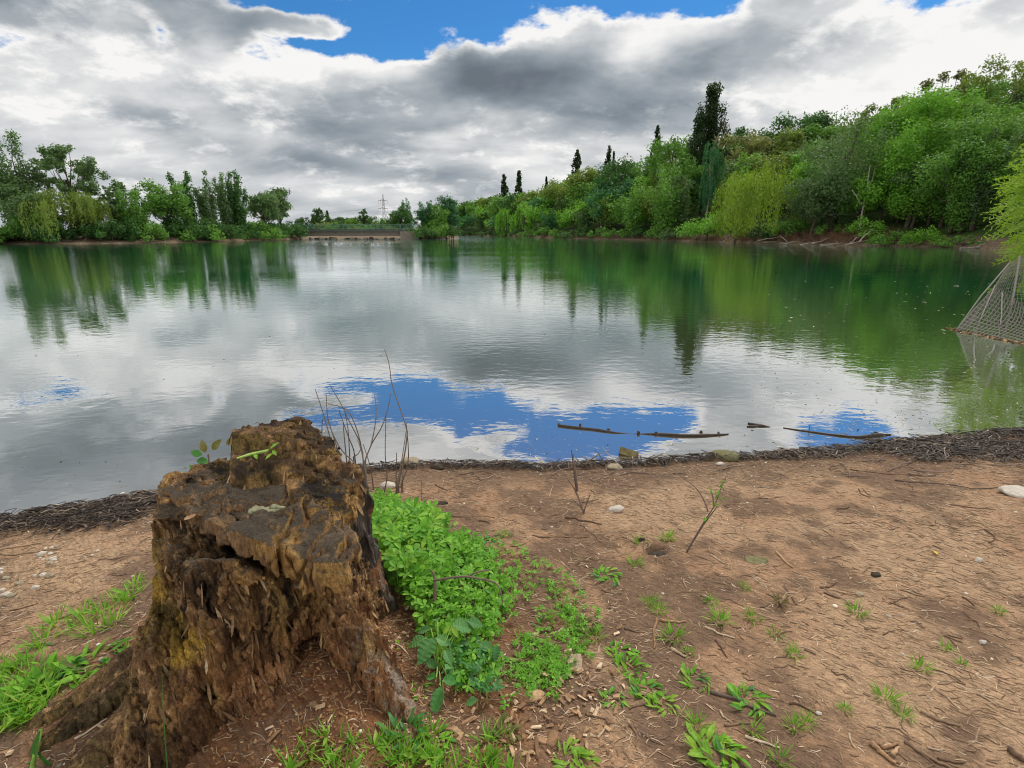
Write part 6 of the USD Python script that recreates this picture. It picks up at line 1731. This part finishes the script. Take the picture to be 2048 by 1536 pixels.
# floating bits
rng = np.random.default_rng(91)
def on_water(n, px0, px1, py0, py1):
    out = []
    while len(out) < n:
        x, y = rng.uniform(px0, px1), rng.uniform(py0, py1)
        q = on_z(x, y, 0.0)
        if shore_s(q[0], q[1]) < -0.03:
            out.append(q)
    return np.array(out)
bits = np.vstack([on_water(380, 1500, 2048, 560, 900), on_water(120, 1640, 2048, 820, 900), on_water(60, 0, 1500, 660, 940), on_water(100, 900, 1600, 870, 940), on_water(40, 0, 420, 880, 1040)])
sz = 0.0022 * np.linalg.norm(bits - EYE, axis=1) * rng.uniform(0.35, 1.2, len(bits))
FLOAT = island_material('floating_bits', [(0, (0.03, 0.022, 0.015)), (0.4, (0.10, 0.075, 0.04)), (0.75, (0.42, 0.36, 0.20)), (1, (0.68, 0.62, 0.48))], 0.6, 60)
v, f = chunks(bits * [1, 1, 0], sz, rng, 0.12, 3.0)
v[:, 2] = np.clip(v[:, 2], -0.004, 0.008)
put('floating_litter', (v, f), FLOAT, kind='stuff', label='bits of leaf and bark floating on the lake', cat='litter')
for i in range(26):
    q = on_water(1, 1600, 1990, 840, 905)[0] if i < 18 else on_water(1, 1060, 1600, 890, 935)[0]
    a = rng.uniform(0, 6.28)
    put('floating_leaf', leaves('lance', [q + [0, 0, .004]], [[math.cos(a), math.sin(a), 0.05]], [[0, 0, 1]], rng.uniform(.03, .06), rng.uniform(.008, .014), -0.15), STRAW, loc=q, label='pale willow leaf afloat close to the dark wrack', cat='leaf', group='leaves afloat near the shore')
for i, ln in enumerate([[(1240, 935), (1225, 915), (1213, 905), (1206, 893)], [(1215, 935), (1205, 920), (1195, 904)], [(1180, 935), (1172, 918), (1160, 912)], [(1100, 936), (1112, 926), (1119, 916)], [(1270, 930), (1300, 925), (1325, 921)], [(1165, 928), (1185, 930), (1200, 936)], [(1500, 915), (1560, 908), (1650, 897)]]):
    L = smooth_line([on_z(x, y, 0.004) if k == 0 else at_y(x, y, on_z(*ln[0], 0)[1] + (0.02 * k if i < 4 else 0.1 * k)) for k, (x, y) in enumerate(ln)], 10)
    L[:, 2] = np.maximum(L[:, 2], 0.004)
    put('shore_twig', tube(L, np.linspace(.0045, .002, 10), 5), STEM_DRY if i else PEBBLE, loc=L[0], smooth=True, label='thin crooked twig sticking out of the water at the edge of the shore', cat='twig', group='twigs in the water at the edge')

# ------------------------------------------------------------------ near willow and its wire cage
WIRE = plain('galvanised_wire', (0.27, 0.25, 0.215), 0.55, 60, 0.35, 0.0, 0.4)
cage_base = on_z(2100, 690, 0)
cage = thing('wire_cage', cage_base, 'sagging wire mesh cage round the foot of the near willow in the water', 'wire mesh cage')
A, B = on_z(1910, 661, 0.0), on_z(2105, 700, 0.0)
C_, D_ = at_y(1990, 572, 9.1), at_y(2105, 662, 8.9)
E_, F_ = at_y(2019, 526, 9.35), at_y(2110, 500, 9.6)
Bk = on_z(2160, 668, 0.0)
def wire_sheet(P00, P10, P01, P11, nu, nv, sag, r=0.0042, seed=0):
    """square wire mesh stretched between four corners, with a sag"""
    u, w = np.linspace(0, 1, nu + 1), np.linspace(0, 1, nv + 1)
    U, W_ = np.meshgrid(u, w, indexing='ij')
    Pq = (1 - U)[..., None] * (1 - W_)[..., None] * P00 + U[..., None] * (1 - W_)[..., None] * P10 + (1 - U)[..., None] * W_[..., None] * P01 + (U * W_)[..., None] * P11
    Pq = Pq + np.asarray(sag) * (np.sin(U * math.pi) * np.sin(W_ * math.pi * 0.9 + 0.1))[..., None]
    Pq += (fbm(Pq * 2.2 + seed, 2, 9)[..., None] - 0.5) * 0.18 * [1, 1, 0.35]
    return merge([tube(Pq[i], r, 4, False) for i in range(nu + 1)] + [tube(Pq[:, j], r, 4, False) for j in range(nv + 1)])
put('mesh_panel', wire_sheet(A, B, C_, D_, 26, 13, [-0.06, -0.22, -0.02], 0.0060), WIRE, cage, label='front panel of square wire mesh folded down to the water')
A2 = on_z(1938, 655, 0)
put('mesh_panel', wire_sheet(A2, Bk, E_, F_, 24, 18, [-0.10, 0.15, 0.0], 0.0045, 3), WIRE, cage, label='rear panel of finer wire mesh leaning right')
put('mesh_panel', wire_sheet(A, A2, C_, E_, 7, 16, [0.0, -0.05, 0], 0.005, 5), WIRE, cage)
for a, b, r in ((on_z(2012, 665, -0.0), at_y(2040, 512, 9.3), .018), (A + [0.02, 0.1, 0], E_, .013), (on_z(1945, 668, 0), C_, .011), (on_z(2000, 677, 0), at_y(2004, 585, 9.0), .009)):
    put('post', tube([a - [0, 0, .2], (np.asarray(a) + b) / 2 + [.01, 0, 0], b], r, 7), WIRE, cage, smooth=True)
q = np.array([A + (B - A) * t + [rng.normal(0, .05), rng.uniform(0, .35), 0] for t in rng.uniform(0.03, 1, 260)])
put('caught_litter', merge([chunks(q, rng.uniform(.012, .04, 260), rng, .3, 3.0)]), island_material('cage_litter', [(0, (.06, .035, .02)), (.6, (.22, .12, .06)), (1, (.5, .36, .2))], .9, 30), kind='stuff', label='brown leaf litter caught at the foot of the wire cage', cat='litter')
wl = thing('near_willow', on_z(2150, 690, 0), 'near yellow green willow at the right edge of the photo', 'tree')
WL = leaf_material('leaves_near_willow', (0.215, 0.345, 0.028), 0.25, 0.42, 1.6, 0.5, 0.2)
rng = np.random.default_rng(123)
wb = on_z(2150, 690, 0)
wc = np.array([11.2, 9.6, 2.9])
rad3 = np.array([1.95, 2.0, 2.75])
put('trunk', tube([wb - [0, 0, .3], wb + [.15, .1, .7], (wb + wc) / 2 + [.1, 0, 0], wc + [.1, 0, .5], wc + [0, 0, 2.0]], [.15, .13, .10, .07, .02], 8), BARK, wl, smooth=True)
ns = 4300
u = unit(rng.normal(size=(ns, 3)))
cl = fbm(u * 3.1, 2, 44)
rr_ = rng.uniform(0.35, 1.0, ns) ** 0.4 * (0.78 + 0.45 * cl)
sp = wc + u * rad3 * rr_[:, None]
sp[:, 0] += 0.30 * np.maximum(sp[:, 2] - 2.2, 0)
sp = sp[(sp[:, 2] > 0.75) & (smooth01(cl, .30, .46) > rng.uniform(0, 1, ns))]
sd = unit(unit(sp - wc) * [1, 1, 0.4] * 0.8 + np.column_stack([rng.normal(0, .35, (len(sp), 2)), rng.normal(-.15, .5, len(sp))]))
limbs = []
for k in rng.choice(len(sp), 60, False):
    s = wc + np.array([0, 0, -1.6 + 2.6 * rng.uniform()])
    limbs.append(tube([s, (s + sp[k]) / 2 + [0, 0, .15], sp[k]], [.03, .018, .005], 4, False))
put('limb', merge(limbs), BARK, wl, smooth=True)
m = 13
t_ = np.linspace(0.05, 1, m)
SL = rng.uniform(.22, .50, len(sp))
c = sp[:, None] + sd[:, None] * (t_[None] * SL[:, None])[..., None] - np.array([0, 0, 1.0]) * (0.30 * SL[:, None] * t_[None] ** 2)[..., None]
side = unit(np.cross(sd, rng.normal(size=sd.shape)))
sg = np.where(np.arange(m) % 2 == 0, 1, -1)
ld = sd[:, None] * 0.9 + side[:, None] * (sg[None, :, None] * 0.8) + rng.normal(0, .25, c.shape)
ln = np.cross(side, sd)[:, None] + np.array([0, -.2, .6]) + rng.normal(0, .3, c.shape)
kk = len(sp) * m
put('crown', leaves('lance', c.reshape(-1, 3), ld.reshape(-1, 3), ln.reshape(-1, 3), rng.uniform(.06, .11, kk), rng.uniform(.016, .026, kk), .25), WL, wl)
put('twig', merge([tube(np.vstack([sp[i], c[i, 6], c[i, -1]]), [.004, .003, .0015], 3, False) for i in range(len(sp))]), STEM_GREEN, wl, kind='stuff')
